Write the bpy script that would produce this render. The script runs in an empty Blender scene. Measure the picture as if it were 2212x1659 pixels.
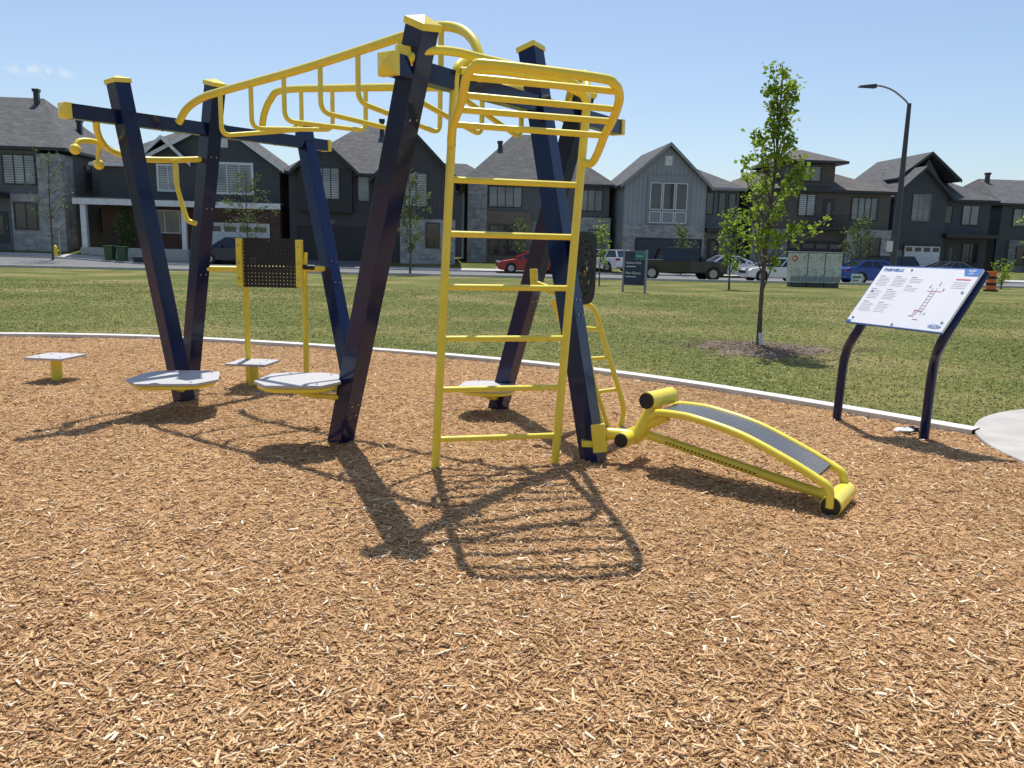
import bpy, math, random
import numpy as np
from mathutils import Vector as V, Matrix
random.seed(7); rng=np.random.default_rng(11)
SC=bpy.context.scene; COL=SC.collection

# ------------------------------------------------------------------ helpers
class M:
    def __init__(s): s.v=[];s.f=[];s.mi=[];s.sm=[]
    def _a(s,vs,fs,m=0,sm=False):
        b=len(s.v); s.v+= [V(p) for p in vs]
        for f in fs: s.f.append([b+i for i in f]); s.mi.append(m); s.sm.append(sm)
        return s
    def box(s,x0,x1,y0,y1,z0,z1,m=0):
        return s._a([(x0,y0,z0),(x1,y0,z0),(x1,y1,z0),(x0,y1,z0),(x0,y0,z1),(x1,y0,z1),(x1,y1,z1),(x0,y1,z1)],
            [(0,3,2,1),(4,5,6,7),(0,1,5,4),(1,2,6,5),(2,3,7,6),(3,0,4,7)],m)
    def beam(s,p0,p1,w,h,ref,m=0):
        p0=V(p0);p1=V(p1);a=(p1-p0).normalized();r=V(ref);r=(r-a*r.dot(a)).normalized();u=a.cross(r)
        q=[]
        for p in(p0,p1):
            for i,j in((-1,-1),(1,-1),(1,1),(-1,1)): q.append(p+r*w/2*i+u*h/2*j)
        return s._a(q,[(0,3,2,1),(4,5,6,7),(0,1,5,4),(1,2,6,5),(2,3,7,6),(3,0,4,7)],m)
    def cap(s,p,a,ref,w,h1,h2,m=0):
        p=V(p);a=V(a).normalized();r=V(ref);r=(r-a*r.dot(a)).normalized();u=a.cross(r)
        q=[]
        for d in(0,h1):
            for i,j in((-1,-1),(1,-1),(1,1),(-1,1)): q.append(p+a*d+r*w/2*i+u*w/2*j)
        q.append(p+a*(h1+h2))
        return s._a(q,[(0,3,2,1),(0,1,5,4),(1,2,6,5),(2,3,7,6),(3,0,4,7),(4,5,8),(5,6,8),(6,7,8),(7,4,8)],m)
    def tube(s,pts,r,seg=12,m=0,caps=True):
        pts=[V(p) for p in pts]; n=len(pts)
        rs=r if isinstance(r,(list,tuple)) else [r]*n
        T=[]
        for i in range(n):
            a=pts[min(i+1,n-1)]-pts[max(i-1,0)]; T.append(a.normalized())
        ref=V((0,0,1)) if abs(T[0].z)<.9 else V((1,0,0))
        N=(ref-T[0]*ref.dot(T[0])).normalized()
        vs=[];fs=[]
        for i in range(n):
            N=(N-T[i]*N.dot(T[i])).normalized(); B=T[i].cross(N)
            for k in range(seg):
                an=2*math.pi*k/seg; vs.append(pts[i]+(N*math.cos(an)+B*math.sin(an))*rs[i])
        for i in range(n-1):
            for k in range(seg):
                k2=(k+1)%seg; fs.append((i*seg+k,i*seg+k2,(i+1)*seg+k2,(i+1)*seg+k))
        s._a(vs,fs,m,True)
        if caps:
            s._a(vs[:seg],[tuple(range(seg))[::-1]],m); s._a(vs[-seg:],[tuple(range(seg))],m)
        return s
    def prism(s,a,b,m=0):
        n=len(a); fs=[tuple(range(n))[::-1],tuple(range(n,2*n))]
        for i in range(n): j=(i+1)%n; fs.append((i,j,n+j,n+i))
        return s._a(list(a)+list(b),fs,m)
    def ball(s,c,r,m=0,seg=14,rings=8,sc=(1,1,1)):
        c=V(c);vs=[];fs=[]
        for i in range(rings+1):
            t=math.pi*i/rings
            for k in range(seg):
                a=2*math.pi*k/seg; vs.append(c+V((math.sin(t)*math.cos(a)*r*sc[0],math.sin(t)*math.sin(a)*r*sc[1],math.cos(t)*r*sc[2])))
        for i in range(rings):
            for k in range(seg):
                k2=(k+1)%seg; fs.append((i*seg+k,(i+1)*seg+k,(i+1)*seg+k2,i*seg+k2))
        return s._a(vs,fs,m,True)
    def build(s,name,mats,parent=None,local=False,bevel=0):
        if not isinstance(mats,(list,tuple)): mats=[mats]
        me=bpy.data.meshes.new(name)
        off=V((0,0,0))
        if parent is not None and not local: off=POS[parent.name]
        me.from_pydata([tuple(p-off) for p in s.v],[],s.f)
        for m in mats: me.materials.append(m)
        me.polygons.foreach_set('material_index',s.mi); me.polygons.foreach_set('use_smooth',s.sm)
        me.update()
        o=bpy.data.objects.new(name,me); COL.objects.link(o)
        if parent is not None: o.parent=parent
        POS[o.name]=off
        if bevel:
            b=o.modifiers.new('Bevel','BEVEL'); b.width=bevel; b.segments=2; b.limit_method='ANGLE'
        return o
POS={}
def thing(name,label,cat,loc=(0,0,0),rot=0,group=None):
    e=bpy.data.objects.new(name,None); COL.objects.link(e); e.empty_display_size=.3
    e.location=loc; e.rotation_euler=(0,0,rot); e['label']=label; e['category']=cat
    if group: e['group']=group
    POS[e.name]=V(loc); return e
def mark(o,label,cat,group=None,kind=None):
    if label: o['label']=label
    if cat: o['category']=cat
    if group: o['group']=group
    if kind: o['kind']=kind
    return o
def smooth_path(pts,n=8):
    pts=[V(p) for p in pts]; P=[pts[0]*2-pts[1]]+pts+[pts[-1]*2-pts[-2]]; out=[]
    for i in range(1,len(P)-2):
        a,b,c,d=P[i-1:i+3]
        for k in range(n):
            t=k/n; out.append(.5*((2*b)+(c-a)*t+(2*a-5*b+4*c-d)*t*t+(3*b-a-3*c+d)*t**3))
    out.append(pts[-1]); return out
def fillet(pts,r,n=6):
    pts=[V(p) for p in pts]; out=[pts[0]]
    for i in range(1,len(pts)-1):
        p=pts[i]; a=(pts[i-1]-p); b=(pts[i+1]-p); rr=min(r,a.length*.49,b.length*.49)
        a=p+a.normalized()*rr; b=p+b.normalized()*rr
        for k in range(n+1):
            t=k/n; out.append(a*(1-t)**2+p*2*t*(1-t)+b*t*t)
    out.append(pts[-1]); return out
def fastmesh(name,verts,faces,mat,tint=None):
    me=bpy.data.meshes.new(name); nf,k=faces.shape
    me.vertices.add(len(verts)); me.vertices.foreach_set('co',verts.astype(np.float32).ravel())
    me.loops.add(nf*k); me.loops.foreach_set('vertex_index',faces.astype(np.int32).ravel())
    me.polygons.add(nf); me.polygons.foreach_set('loop_start',np.arange(0,nf*k,k,dtype=np.int32))
    me.update(calc_edges=True)
    if tint is not None:
        at=me.attributes.new('tint','FLOAT','FACE'); at.data.foreach_set('value',tint.astype(np.float32))
    me.materials.append(mat)
    o=bpy.data.objects.new(name,me); COL.objects.link(o); return o

# ------------------------------------------------------------------ materials
def nmat(name):
    m=bpy.data.materials.new(name); m.use_nodes=True; nt=m.node_tree; return m,nt,nt.nodes['Principled BSDF']
def node(nt,t,**k):
    n=nt.nodes.new(t)
    for a,b in k.items(): n.inputs[a].default_value=b
    return n
def c4(c): return (c[0],c[1],c[2],1)
def ramp(nt,fac,stops):
    r=nt.nodes.new('ShaderNodeValToRGB'); el=r.color_ramp.elements
    while len(el)<len(stops): el.new(.5)
    for e,(p,c) in zip(el,stops): e.position=p; e.color=c4(c)
    nt.links.new(fac,r.inputs[0]); return r.outputs[0]
def bump(nt,bs,h,st=.3,dist=.02):
    b=node(nt,'ShaderNodeBump',Strength=st,Distance=dist); nt.links.new(h,b.inputs['Height']); nt.links.new(b.outputs[0],bs.inputs['Normal'])
def simple(name,col,rough=.5,metal=0,coat=0,var=.12,scale=6,bmp=0,spec=.5):
    m,nt,bs=nmat(name); bs.inputs['Roughness'].default_value=rough; bs.inputs['Metallic'].default_value=metal
    bs.inputs['Coat Weight'].default_value=coat; bs.inputs['Specular IOR Level'].default_value=spec
    tc=nt.nodes.new('ShaderNodeTexCoord'); nz=node(nt,'ShaderNodeTexNoise',Scale=scale,Detail=3.0)
    nt.links.new(tc.outputs['Object'],nz.inputs['Vector'])
    o=ramp(nt,nz.outputs[0],[(.3,[c*(1-var) for c in col]),(.7,[min(1,c*(1+var)) for c in col])])
    nt.links.new(o,bs.inputs['Base Color'])
    if bmp: bump(nt,bs,nz.outputs[0],bmp,.01)
    return m
def mixc(nt,fac,a,b,mode='MIX'):
    n=nt.nodes.new('ShaderNodeMix'); n.data_type='RGBA'; n.blend_type=mode
    for val,i in((fac,0),(a,6),(b,7)):
        if hasattr(val,'links'): nt.links.new(val,n.inputs[i])
        elif i==0: n.inputs[0].default_value=val
        else: n.inputs[i].default_value=c4(val)
    return n.outputs[2]
def math_(nt,op,a,b=None,c=None):
    n=nt.nodes.new('ShaderNodeMath'); n.operation=op
    for i,x in enumerate((a,b,c)):
        if x is None: continue
        if hasattr(x,'links'): nt.links.new(x,n.inputs[i])
        else: n.inputs[i].default_value=x
    return n.outputs[0]
def objxyz(nt):
    tc=nt.nodes.new('ShaderNodeTexCoord'); s=nt.nodes.new('ShaderNodeSeparateXYZ'); nt.links.new(tc.outputs['Object'],s.inputs[0]); return tc.outputs['Object'],s.outputs
def siding(name,col,pitch=.16,vertical=False):
    m,nt,bs=nmat(name); bs.inputs['Roughness'].default_value=.6
    vec,xyz=objxyz(nt)
    src=math_(nt,'ADD',xyz[0],xyz[1]) if vertical else xyz[2]
    fr=math_(nt,'FRACT',math_(nt,'DIVIDE',src,pitch))
    ln=math_(nt,'LESS_THAN',fr,.14)
    nz=node(nt,'ShaderNodeTexNoise',Scale=.6,Detail=4.0); nt.links.new(vec,nz.inputs['Vector'])
    base=ramp(nt,nz.outputs[0],[(.3,[c*.88 for c in col]),(.7,[c*1.12 for c in col])])
    o=mixc(nt,ln,base,[c*(1.35 if vertical else .45) for c in col]); nt.links.new(o,bs.inputs['Base Color'])
    bump(nt,bs,fr,.4,.02); return m
def masonry(name,c1,c2,mortar,w,h,ms=.008,row=True):
    m,nt,bs=nmat(name); bs.inputs['Roughness'].default_value=.88
    vec,xyz=objxyz(nt); cb=nt.nodes.new('ShaderNodeCombineXYZ')
    nt.links.new(math_(nt,'ADD',xyz[0],xyz[1]),cb.inputs[0]); nt.links.new(xyz[2],cb.inputs[1])
    b=node(nt,'ShaderNodeTexBrick',Scale=1.0); b.inputs['Color1'].default_value=c4(c1);b.inputs['Color2'].default_value=c4(c2);b.inputs['Mortar'].default_value=c4(mortar)
    b.inputs['Brick Width'].default_value=w;b.inputs['Row Height'].default_value=h;b.inputs['Mortar Size'].default_value=ms
    if row: b.offset=.37; b.squash=.7; b.squash_frequency=3
    nt.links.new(cb.outputs[0],b.inputs['Vector'])
    nz=node(nt,'ShaderNodeTexNoise',Scale=2.0,Detail=5.0); nt.links.new(vec,nz.inputs['Vector'])
    g=ramp(nt,nz.outputs[0],[(.3,(.68,.68,.68)),(.7,(1.08,1.08,1.08))])
    nt.links.new(mixc(nt,1.0,b.outputs[0],g,'MULTIPLY'),bs.inputs['Base Color'])
    bump(nt,bs,b.outputs[1],-.4,.02); return m
def shingle(name,col): return masonry(name,[c*1.3 for c in col],[c*.8 for c in col],[c*.5 for c in col],.4,.12,.012,False)
YEL=simple('yellow_paint',(.86,.70,.06),.33,0,.3,.05,9)
BLU=simple('navy_paint',(.005,.014,.065),.17,0,.12,.15,4,0,.3)
BLK=simple('black_rubber',(.012,.012,.013),.5)
STEEL=simple('bolt_steel',(.35,.35,.36),.35,1)
GREY=simple('grey_plate',(.46,.45,.45),.65,0,0,.06,60,.1)
DGREY=simple('dark_metal',(.06,.065,.07),.5)
WHT=simple('white_trim',(.72,.72,.72),.5)
WHTP=simple('white_sign_face',(.76,.77,.80),.3,0,.3,.02)
CONC=simple('concrete',(.48,.46,.43),.85,0,0,.1,3,.2)
CONC2=simple('pale_concrete',(.62,.61,.57),.85,0,0,.08,5,.2)
CONC3=simple('path_concrete',(.43,.41,.38),.9,0,0,.12,4,.3)
RED=simple('red_print',(.6,.12,.08),.5); ORG=simple('orange_plastic',(.8,.16,.02),.5)
INK=simple('grey_ink',(.56,.56,.59),.6); INKD=simple('dark_ink',(.25,.25,.28),.6)
SBLU=simple('blue_print',(.03,.15,.5),.4); TEAL=simple('teal_print',(.03,.22,.17),.4); NAVY=simple('navy_print',(.02,.035,.09),.4)
def perf(name,col,pitch,rad,alpha=True,col2=(.3,.3,.3),axes=(0,2)):
    m,nt,bs=nmat(name); bs.inputs['Roughness'].default_value=.45
    vec,xyz=objxyz(nt)
    fx=math_(nt,'SUBTRACT',math_(nt,'FRACT',math_(nt,'DIVIDE',xyz[axes[0]],pitch)),.5)
    fy=math_(nt,'SUBTRACT',math_(nt,'FRACT',math_(nt,'DIVIDE',xyz[axes[1]],pitch)),.5)
    d=math_(nt,'SQRT',math_(nt,'ADD',math_(nt,'MULTIPLY',fx,fx),math_(nt,'MULTIPLY',fy,fy)))
    hole=math_(nt,'LESS_THAN',d,rad)
    nt.links.new(mixc(nt,hole,col,col2),bs.inputs['Base Color'])
    if alpha: nt.links.new(math_(nt,'SUBTRACT',1.0,hole),bs.inputs['Alpha'])
    return m
PERF=perf('perforated_black',(.010,.010,.011),.034,.17)
DECK=perf('deck_grip',(.055,.06,.07),.024,.25,False,(.2,.21,.23),(0,1))
def spiral():
    m,nt,bs=nmat('slotted_disc'); bs.inputs['Roughness'].default_value=.6; bs.inputs['Specular IOR Level'].default_value=.25
    vec,xyz=objxyz(nt)
    r=math_(nt,'SQRT',math_(nt,'ADD',math_(nt,'MULTIPLY',xyz[1],xyz[1]),math_(nt,'MULTIPLY',xyz[2],xyz[2])))
    an=math_(nt,'ARCTAN2',xyz[2],xyz[1])
    ring=math_(nt,'LESS_THAN',math_(nt,'FRACT',math_(nt,'DIVIDE',r,.045)),.2)
    seg=math_(nt,'LESS_THAN',math_(nt,'FRACT',math_(nt,'ADD',math_(nt,'MULTIPLY',an,.95),math_(nt,'MULTIPLY',r,9.0))),.65)
    h=math_(nt,'MULTIPLY',math_(nt,'MULTIPLY',ring,seg),math_(nt,'LESS_THAN',r,.22))
    bs.inputs['Base Color'].default_value=(.006,.006,.007,1)
    nt.links.new(math_(nt,'SUBTRACT',1.0,h),bs.inputs['Alpha']); return m
SPIRAL=spiral()
def glass(name,a,b,pitch):
    m,nt,bs=nmat(name); bs.inputs['Roughness'].default_value=.06; bs.inputs['Coat Weight'].default_value=.6; bs.inputs['Coat Roughness'].default_value=.03
    vec,xyz=objxyz(nt)
    st=math_(nt,'LESS_THAN',math_(nt,'FRACT',math_(nt,'DIVIDE',xyz[2],pitch)),.5)
    nz=node(nt,'ShaderNodeTexNoise',Scale=.5,Detail=2.0); nt.links.new(vec,nz.inputs['Vector'])
    o=mixc(nt,st,a,b); g=ramp(nt,nz.outputs[0],[(.35,(.5,.5,.5)),(.65,(1.3,1.3,1.3))])
    nt.links.new(mixc(nt,1.0,o,g,'MULTIPLY'),bs.inputs['Base Color']); return m
GL=glass('dark_glass',(.03,.037,.045),(.035,.042,.05),.4)
GLB=glass('blind_glass',(.34,.35,.36),(.14,.15,.16),.16)
GLC=glass('curtain_glass',(.17,.18,.19),(.16,.17,.18),.5)
def tinted(name,stops,rough=.8,transl=0):
    m,nt,bs=nmat(name); bs.inputs['Roughness'].default_value=rough; bs.inputs['Specular IOR Level'].default_value=.2
    at=nt.nodes.new('ShaderNodeAttribute'); at.attribute_name='tint'
    c=ramp(nt,at.outputs['Fac'],stops); nt.links.new(c,bs.inputs['Base Color'])
    if transl:
        tr=nt.nodes.new('ShaderNodeBsdfTranslucent'); nt.links.new(c,tr.inputs[0]); mx=nt.nodes.new('ShaderNodeMixShader'); mx.inputs[0].default_value=transl
        nt.links.new(bs.outputs[0],mx.inputs[1]); nt.links.new(tr.outputs[0],mx.inputs[2]); nt.links.new(mx.outputs[0],nt.nodes['Material Output'].inputs[0])
    return m
CHIP=tinted('wood_chip',[(0,(.16,.075,.034)),(.22,(.36,.195,.085)),(.5,(.58,.355,.17)),(.8,(.74,.52,.29)),(1,(.88,.76,.56))])
BLADE=tinted('grass_blade',[(0,(.13,.155,.035)),(.5,(.24,.255,.065)),(.85,(.34,.32,.12)),(1,(.52,.47,.26))],.8)
LEAF=tinted('bright_leaf',[(0,(.13,.20,.02)),(.5,(.25,.36,.035)),(1,(.38,.48,.08))],.45,.55)
LEAFD=tinted('dull_leaf',[(0,(.07,.10,.03)),(.5,(.13,.18,.055)),(1,(.20,.25,.09))],.6,.4)
BARK=simple('bark',(.11,.085,.065),.9,0,0,.3,30,.5)
def ground_mat():
    m,nt,bs=nmat('grass'); bs.inputs['Roughness'].default_value=.95; bs.inputs['Specular IOR Level'].default_value=.15
    tc=nt.nodes.new('ShaderNodeTexCoord')
    a=node(nt,'ShaderNodeTexNoise',Scale=.3,Detail=6.0); b=node(nt,'ShaderNodeTexNoise',Scale=6.0,Detail=6.0); d=node(nt,'ShaderNodeTexNoise',Scale=60.0,Detail=3.0)
    for n in(a,b,d): nt.links.new(tc.outputs['Object'],n.inputs['Vector'])
    c=ramp(nt,a.outputs[0],[(.35,(.09,.108,.026)),(.5,(.125,.135,.038)),(.63,(.22,.19,.08))])
    g=ramp(nt,b.outputs[0],[(.3,(.62,.66,.57)),(.7,(1.35,1.3,1.3))])
    c=mixc(nt,1.0,c,g,'MULTIPLY'); g2=ramp(nt,d.outputs[0],[(.3,(.68,.68,.68)),(.7,(1.35,1.35,1.35))])
    nt.links.new(mixc(nt,1.0,c,g2,'MULTIPLY'),bs.inputs['Base Color']); bump(nt,bs,d.outputs[0],.4,.03); return m
GRASS=ground_mat()
def mulch_mat():
    m,nt,bs=nmat('mulch'); bs.inputs['Roughness'].default_value=.95; bs.inputs['Specular IOR Level'].default_value=.2
    tc=nt.nodes.new('ShaderNodeTexCoord')
    mp=node(nt,'ShaderNodeMapping'); mp.inputs['Scale'].default_value=(1,2.2,1); nt.links.new(tc.outputs['Object'],mp.inputs['Vector'])
    v=node(nt,'ShaderNodeTexVoronoi',Scale=60.0); nt.links.new(mp.outputs[0],v.inputs['Vector'])
    n=node(nt,'ShaderNodeTexNoise',Scale=90.0,Detail=4.0); nt.links.new(tc.outputs['Object'],n.inputs['Vector'])
    big=node(nt,'ShaderNodeTexNoise',Scale=.8,Detail=4.0); nt.links.new(tc.outputs['Object'],big.inputs['Vector'])
    s=nt.nodes.new('ShaderNodeSeparateColor'); nt.links.new(v.outputs['Color'],s.inputs[0])
    f=math_(nt,'ADD',math_(nt,'MULTIPLY',s.outputs[0],.6),math_(nt,'MULTIPLY',n.outputs[0],.5))
    c=ramp(nt,f,[(.15,(.16,.075,.034)),(.5,(.42,.24,.11)),(.85,(.66,.43,.22))])
    g=ramp(nt,big.outputs[0],[(.3,(.84,.82,.80)),(.7,(1.1,1.1,1.1))])
    nt.links.new(mixc(nt,1.0,c,g,'MULTIPLY'),bs.inputs['Base Color']); bump(nt,bs,f,.7,.025); return m
MULCH=mulch_mat()
ASPH=simple('asphalt',(.16,.16,.165),.9,0,0,.15,5,.2)

# ------------------------------------------------------------------ terrain
PROF=[(-1000,0),(14,0),(38,-.18),(44,-.30),(55.5,-.30),(60,.22),(70,.35),(5000,.35)]
def terr(x,y):
    yp=y-.1*x
    z=0
    for (a,za),(b,zb) in zip(PROF,PROF[1:]):
        if a<=yp<=b: z=za+(zb-za)*(yp-a)/(b-a); break
    k=min(1,max(0,(yp-50)/6))*min(1,max(0,(-x-24)/6)); return z+.4*k
xs=[-1500,-600,-250,-120]+list(range(-80,82,2))+[120,250,600,1500]
ys=[-400,-100,-30,-10]+[i for i in range(0,86)]+[100,140,250,600,2500]
m=M(); vs=[(x,y,terr(x,y)) for y in ys for x in xs]; nx=len(xs)
m._a(vs,[(j*nx+i,j*nx+i+1,(j+1)*nx+i+1,(j+1)*nx+i) for j in range(len(ys)-1) for i in range(nx-1)],0,True)
mark(m.build('ground',GRASS),None,None,kind='structure')
def strip(name,mat,y0,y1,xa,xb,off,n=1):
    m=M(); X=[xa+(xb-xa)*i/60 for i in range(61)]; Y=[y0+(y1-y0)*j/n for j in range(n+1)]
    vs=[(x,yy+.1*x,terr(x,yy+.1*x)+off) for yy in Y for x in X]
    m._a(vs,[(j*61+i,j*61+i+1,(j+1)*61+i+1,(j+1)*61+i) for j in range(n) for i in range(60)]); return mark(m.build(name,mat),None,None,kind='structure')
strip('road',ASPH,46,54.6,-80,80,.03,4)
def kerb(yy,name='kerb'):
    m=M()
    for i in range(80):
        x=-80+2*i; p=[(x,yy+.1*x),(x+2,yy+.1*(x+2))]
        z=terr(*p[0]); z2=terr(*p[1])
        m._a([(p[0][0],p[0][1],z-.1),(p[1][0],p[1][1],z2-.1),(p[1][0],p[1][1],z2+.13),(p[0][0],p[0][1],z+.13),
              (p[0][0],p[0][1]+.18,z-.1),(p[1][0],p[1][1]+.18,z2-.1),(p[1][0],p[1][1]+.18,z2+.13),(p[0][0],p[0][1]+.18,z+.13)],
             [(0,1,2,3),(3,2,6,7),(7,6,5,4)])
    mark(m.build(name,CONC),None,None,kind='structure')
kerb(45.8); kerb(54.6)
strip('sidewalk',CONC,55.6,56.8,-80,80,.05,4)

CURB=[(-11.5,8.6),(-9.6,10.1),(-7.51,10.85),(-5.29,11.04),(-3.21,10.66),(-1.24,10.02),(-.04,9.50),(1.03,8.85),(1.91,8.13),(2.63,7.40),(3.23,6.74),(3.72,6.18)]
cp=smooth_path([(a,b,0) for a,b in CURB],8)
cc=(5.6,5.3); cr=2.07
poly=[(p.x,p.y) for p in cp]+[(3.9,4.2),(4.6,3.4),(7,2),(8,-3),(-13,-3),(-13.5,5)]
PX=np.array([p[0] for p in poly]);PY=np.array([p[1] for p in poly])
def inside(x,y):
    r=np.zeros(x.shape,bool); n=len(PX); j=n-1
    for i in range(n):
        c=((PY[i]>y)!=(PY[j]>y)); d=PY[j]-PY[i]; d=d if abs(d)>1e-9 else 1e-9
        r^= c&(x<(PX[j]-PX[i])*(y-PY[i])/d+PX[i]); j=i
    return r
def mh(x,y):
    return .018+.006*np.sin(x*2.1+1.3*np.sin(y*1.7))+.005*np.sin(y*3.3+x*1.1)+.004*np.sin(x*7+y*5)+.003*np.sin(x*17+2*np.sin(y*11))
gx=np.arange(-13.5,8,.1);gy=np.arange(-3,11.3,.1);XX,YY=np.meshgrid(gx,gy)
ins=inside(XX,YY)
cell=ins[:-1,:-1]|ins[1:,:-1]|ins[:-1,1:]|ins[1:,1:]
jj,ii=np.nonzero(cell); W=len(gx)
vv=np.stack([XX.ravel(),YY.ravel(),np.where(ins.ravel(),mh(XX.ravel(),YY.ravel()),-.02)],1)
ff=np.stack([jj*W+ii,jj*W+ii+1,(jj+1)*W+ii+1,(jj+1)*W+ii],1)
used=np.unique(ff); rem=np.zeros(len(vv),int); rem[used]=np.arange(len(used))
o=fastmesh('mulch_bed',vv[used],rem[ff],MULCH); o.data.polygons.foreach_set('use_smooth',[True]*len(ff)); mark(o,None,None,kind='structure')
m=M(); n=len(cp); inn=[];out=[]
for i,p in enumerate(cp):
    t=(cp[min(i+1,n-1)]-cp[max(i-1,0)]).normalized(); nn=V((-t.y,t.x,0)); inn.append(p-nn*.05); out.append(p+nn*.12)
for i in range(n-1):
    a,b,c,d=inn[i],inn[i+1],out[i+1],out[i]; up=V((0,0,.055)); dn=V((0,0,-.05))
    m._a([a+dn,b+dn,b+up,a+up,c+up,d+up,c+dn,d+dn],[(0,1,2,3),(3,2,4,5),(5,4,6,7)])
mark(m.build('border_kerb',CONC2),None,None,kind='structure')
m=M(); q=[(cc[0]+cr*math.cos(t*math.pi/36),cc[1]+cr*math.sin(t*math.pi/36)) for t in range(72)]
m.prism([(a,b,-.05) for a,b in q],[(a,b,.042) for a,b in q]); mark(m.build('concrete_path',CONC3,bevel=.01),None,None,kind='structure')

# chips: tapered slivers, each with a top and two long sides
def chips(name,N,ylo,yhi,pw,lmin,lmax,reg=None,zf=None,mat=None):
    y=ylo+(yhi-ylo)*rng.random(N)**pw; x=(rng.random(N)*2-1)*(.72*y+.4)
    if reg is not None: x,y=reg(N)
    k=inside(x,y)&(((x-cc[0])**2+(y-cc[1])**2)>cr*cr) if reg is None else np.ones(len(x),bool)
    x=x[k];y=y[k];n=len(x)
    L=lmin+(lmax-lmin)*rng.random(n)**3.4; Wd=np.minimum(.011,L*(.08+.24*rng.random(n)**1.4)); T=.0012+.0022*rng.random(n)
    yaw=rng.random(n)*math.pi*2; pt=rng.normal(0,.20,n); rl=rng.normal(0,.28,n)
    z=(mh(x,y) if zf is None else zf(x,y))+.001+np.abs(rng.normal(0,.0045,n))
    ax=np.stack([np.cos(yaw)*np.cos(pt),np.sin(yaw)*np.cos(pt),np.sin(pt)],1)
    sd=np.stack([-np.sin(yaw)*np.cos(rl),np.cos(yaw)*np.cos(rl),np.sin(rl)],1); up=np.cross(ax,sd)
    c=np.stack([x,y,z],1); tp=.2+.75*rng.random(n)
    vs=[]
    for (i,j,k2) in ((-1,-1,0),(1,-1,0),(1,1,0),(-1,1,0),(-.96,-1,1),(.96,-1,1),(.96,1,1),(-.96,1,1)):
        w=Wd*(tp if i>0 else 1); vs.append(c+ax*(L/2*i)[:,None]+sd*(w/2*j)[:,None]+up*(T*k2)[:,None])
    Vt=np.stack(vs,1).reshape(-1,3)
    q=np.array([(4,5,6,7),(0,1,5,4),(2,3,7,6)])
    F=(np.arange(n)[:,None,None]*8+q[None]).reshape(-1,4)
    t=np.clip(rng.normal(.50,.24,n),0,1)
    return fastmesh(name,Vt,F,mat or CHIP,np.repeat(t,3))
mark(chips('wood_chips',340000,1.55,11.2,1.4,.006,.058),None,None,kind='stuff')

# grass blades
N=230000; y=6.2+22*rng.random(N)**1.5; x=(rng.random(N)*2-1)*(.72*y+1)
k=~inside(x,y)&(((x-cc[0])**2+(y-cc[1])**2)>(cr+.03)**2)
k&=~(np.hypot(x-3.66,y-11.6)<.5)
dm=np.full(len(x),9.9)
for p in cp[::2]: dm=np.minimum(dm,np.hypot(x-p.x,y-p.y))
k&=dm>.17
x=x[k];y=y[k];n=len(x); z=np.array([terr(a,b) for a,b in zip(x,y)])
hh=.008+.010*rng.random(n)+.03*(rng.random(n)>.99); w=.004+.0004*y; an=rng.random(n)*6.28; lx=rng.normal(0,.026,n);ly=rng.normal(0,.026,n)
a=np.stack([x-np.cos(an)*w,y-np.sin(an)*w,z],1);b=np.stack([x+np.cos(an)*w,y+np.sin(an)*w,z],1);c=np.stack([x+lx,y+ly,z+hh],1)
patch=.5+.5*np.sin(x*.9+1.7*np.sin(y*.5))*np.sin(y*.7+x*.3)
mark(fastmesh('grass_blades',np.stack([a,b,c],1).reshape(-1,3),np.arange(3*n).reshape(-1,3),BLADE,np.clip(rng.normal(.42,.22,n)+.25*patch-.08,0,1)),None,None,kind='stuff')

# ------------------------------------------------------------------ gym frame
bd=V((.55,.835,0)).normalized()
def post(par,b,t,zc,name='post',w=.13,bolts=()):
    b=V((b[0],b[1],0)); t=V((t[0],t[1],2.36)); d=(t-b)/2.36; top=b+d*zc; bot=b-d*.08
    m=M(); m.beam(bot,top,w,w,bd,0); a=d.normalized()
    r=(bd-a*bd.dot(a)).normalized(); u=a.cross(r)
    if u.y>0: u=-u
    for z in bolts:
        for s1 in(-.028,.028):
            c=b+d*z+r*s1; m.tube([c+u*(w/2-.002),c+u*(w/2+.006)],.008,8,1)
    o=m.build(name,[BLU,STEEL],par,bevel=.006)
    m=M(); m.cap(top-a*.012,a,bd,w+.018,.035,.03,0); c=m.build('post_cap',YEL,par,bevel=.003)
    c.parent=o; return o
G=thing('outdoor_gym_frame','navy and yellow outdoor exercise frame with leaning posts on mulch','exercise equipment',(-.9,5.9,0))
SP=POS['outdoor_gym_frame']
post(G,(-1.22,5.48),(-.578,4.544),2.56,bolts=(.25,.33,2.12))
post(G,(.56,5.09),(.141,5.63),2.74,bolts=(.95,1.05))
post(G,(-.12,6.76),(.431,6.07),2.52,bolts=(1.0,))
post(G,(-1.50,7.35),(-2.135,8.25),2.56,bolts=(1.0,1.2))
post(G,(-2.85,6.73),(-3.15,6.565),2.62,bolts=(.2,))
post(G,(-3.18,7.63),(-2.73,7.27),2.74,bolts=(1.1,1.7,2.15))
def sub(o,par): o.parent=par; return o
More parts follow.
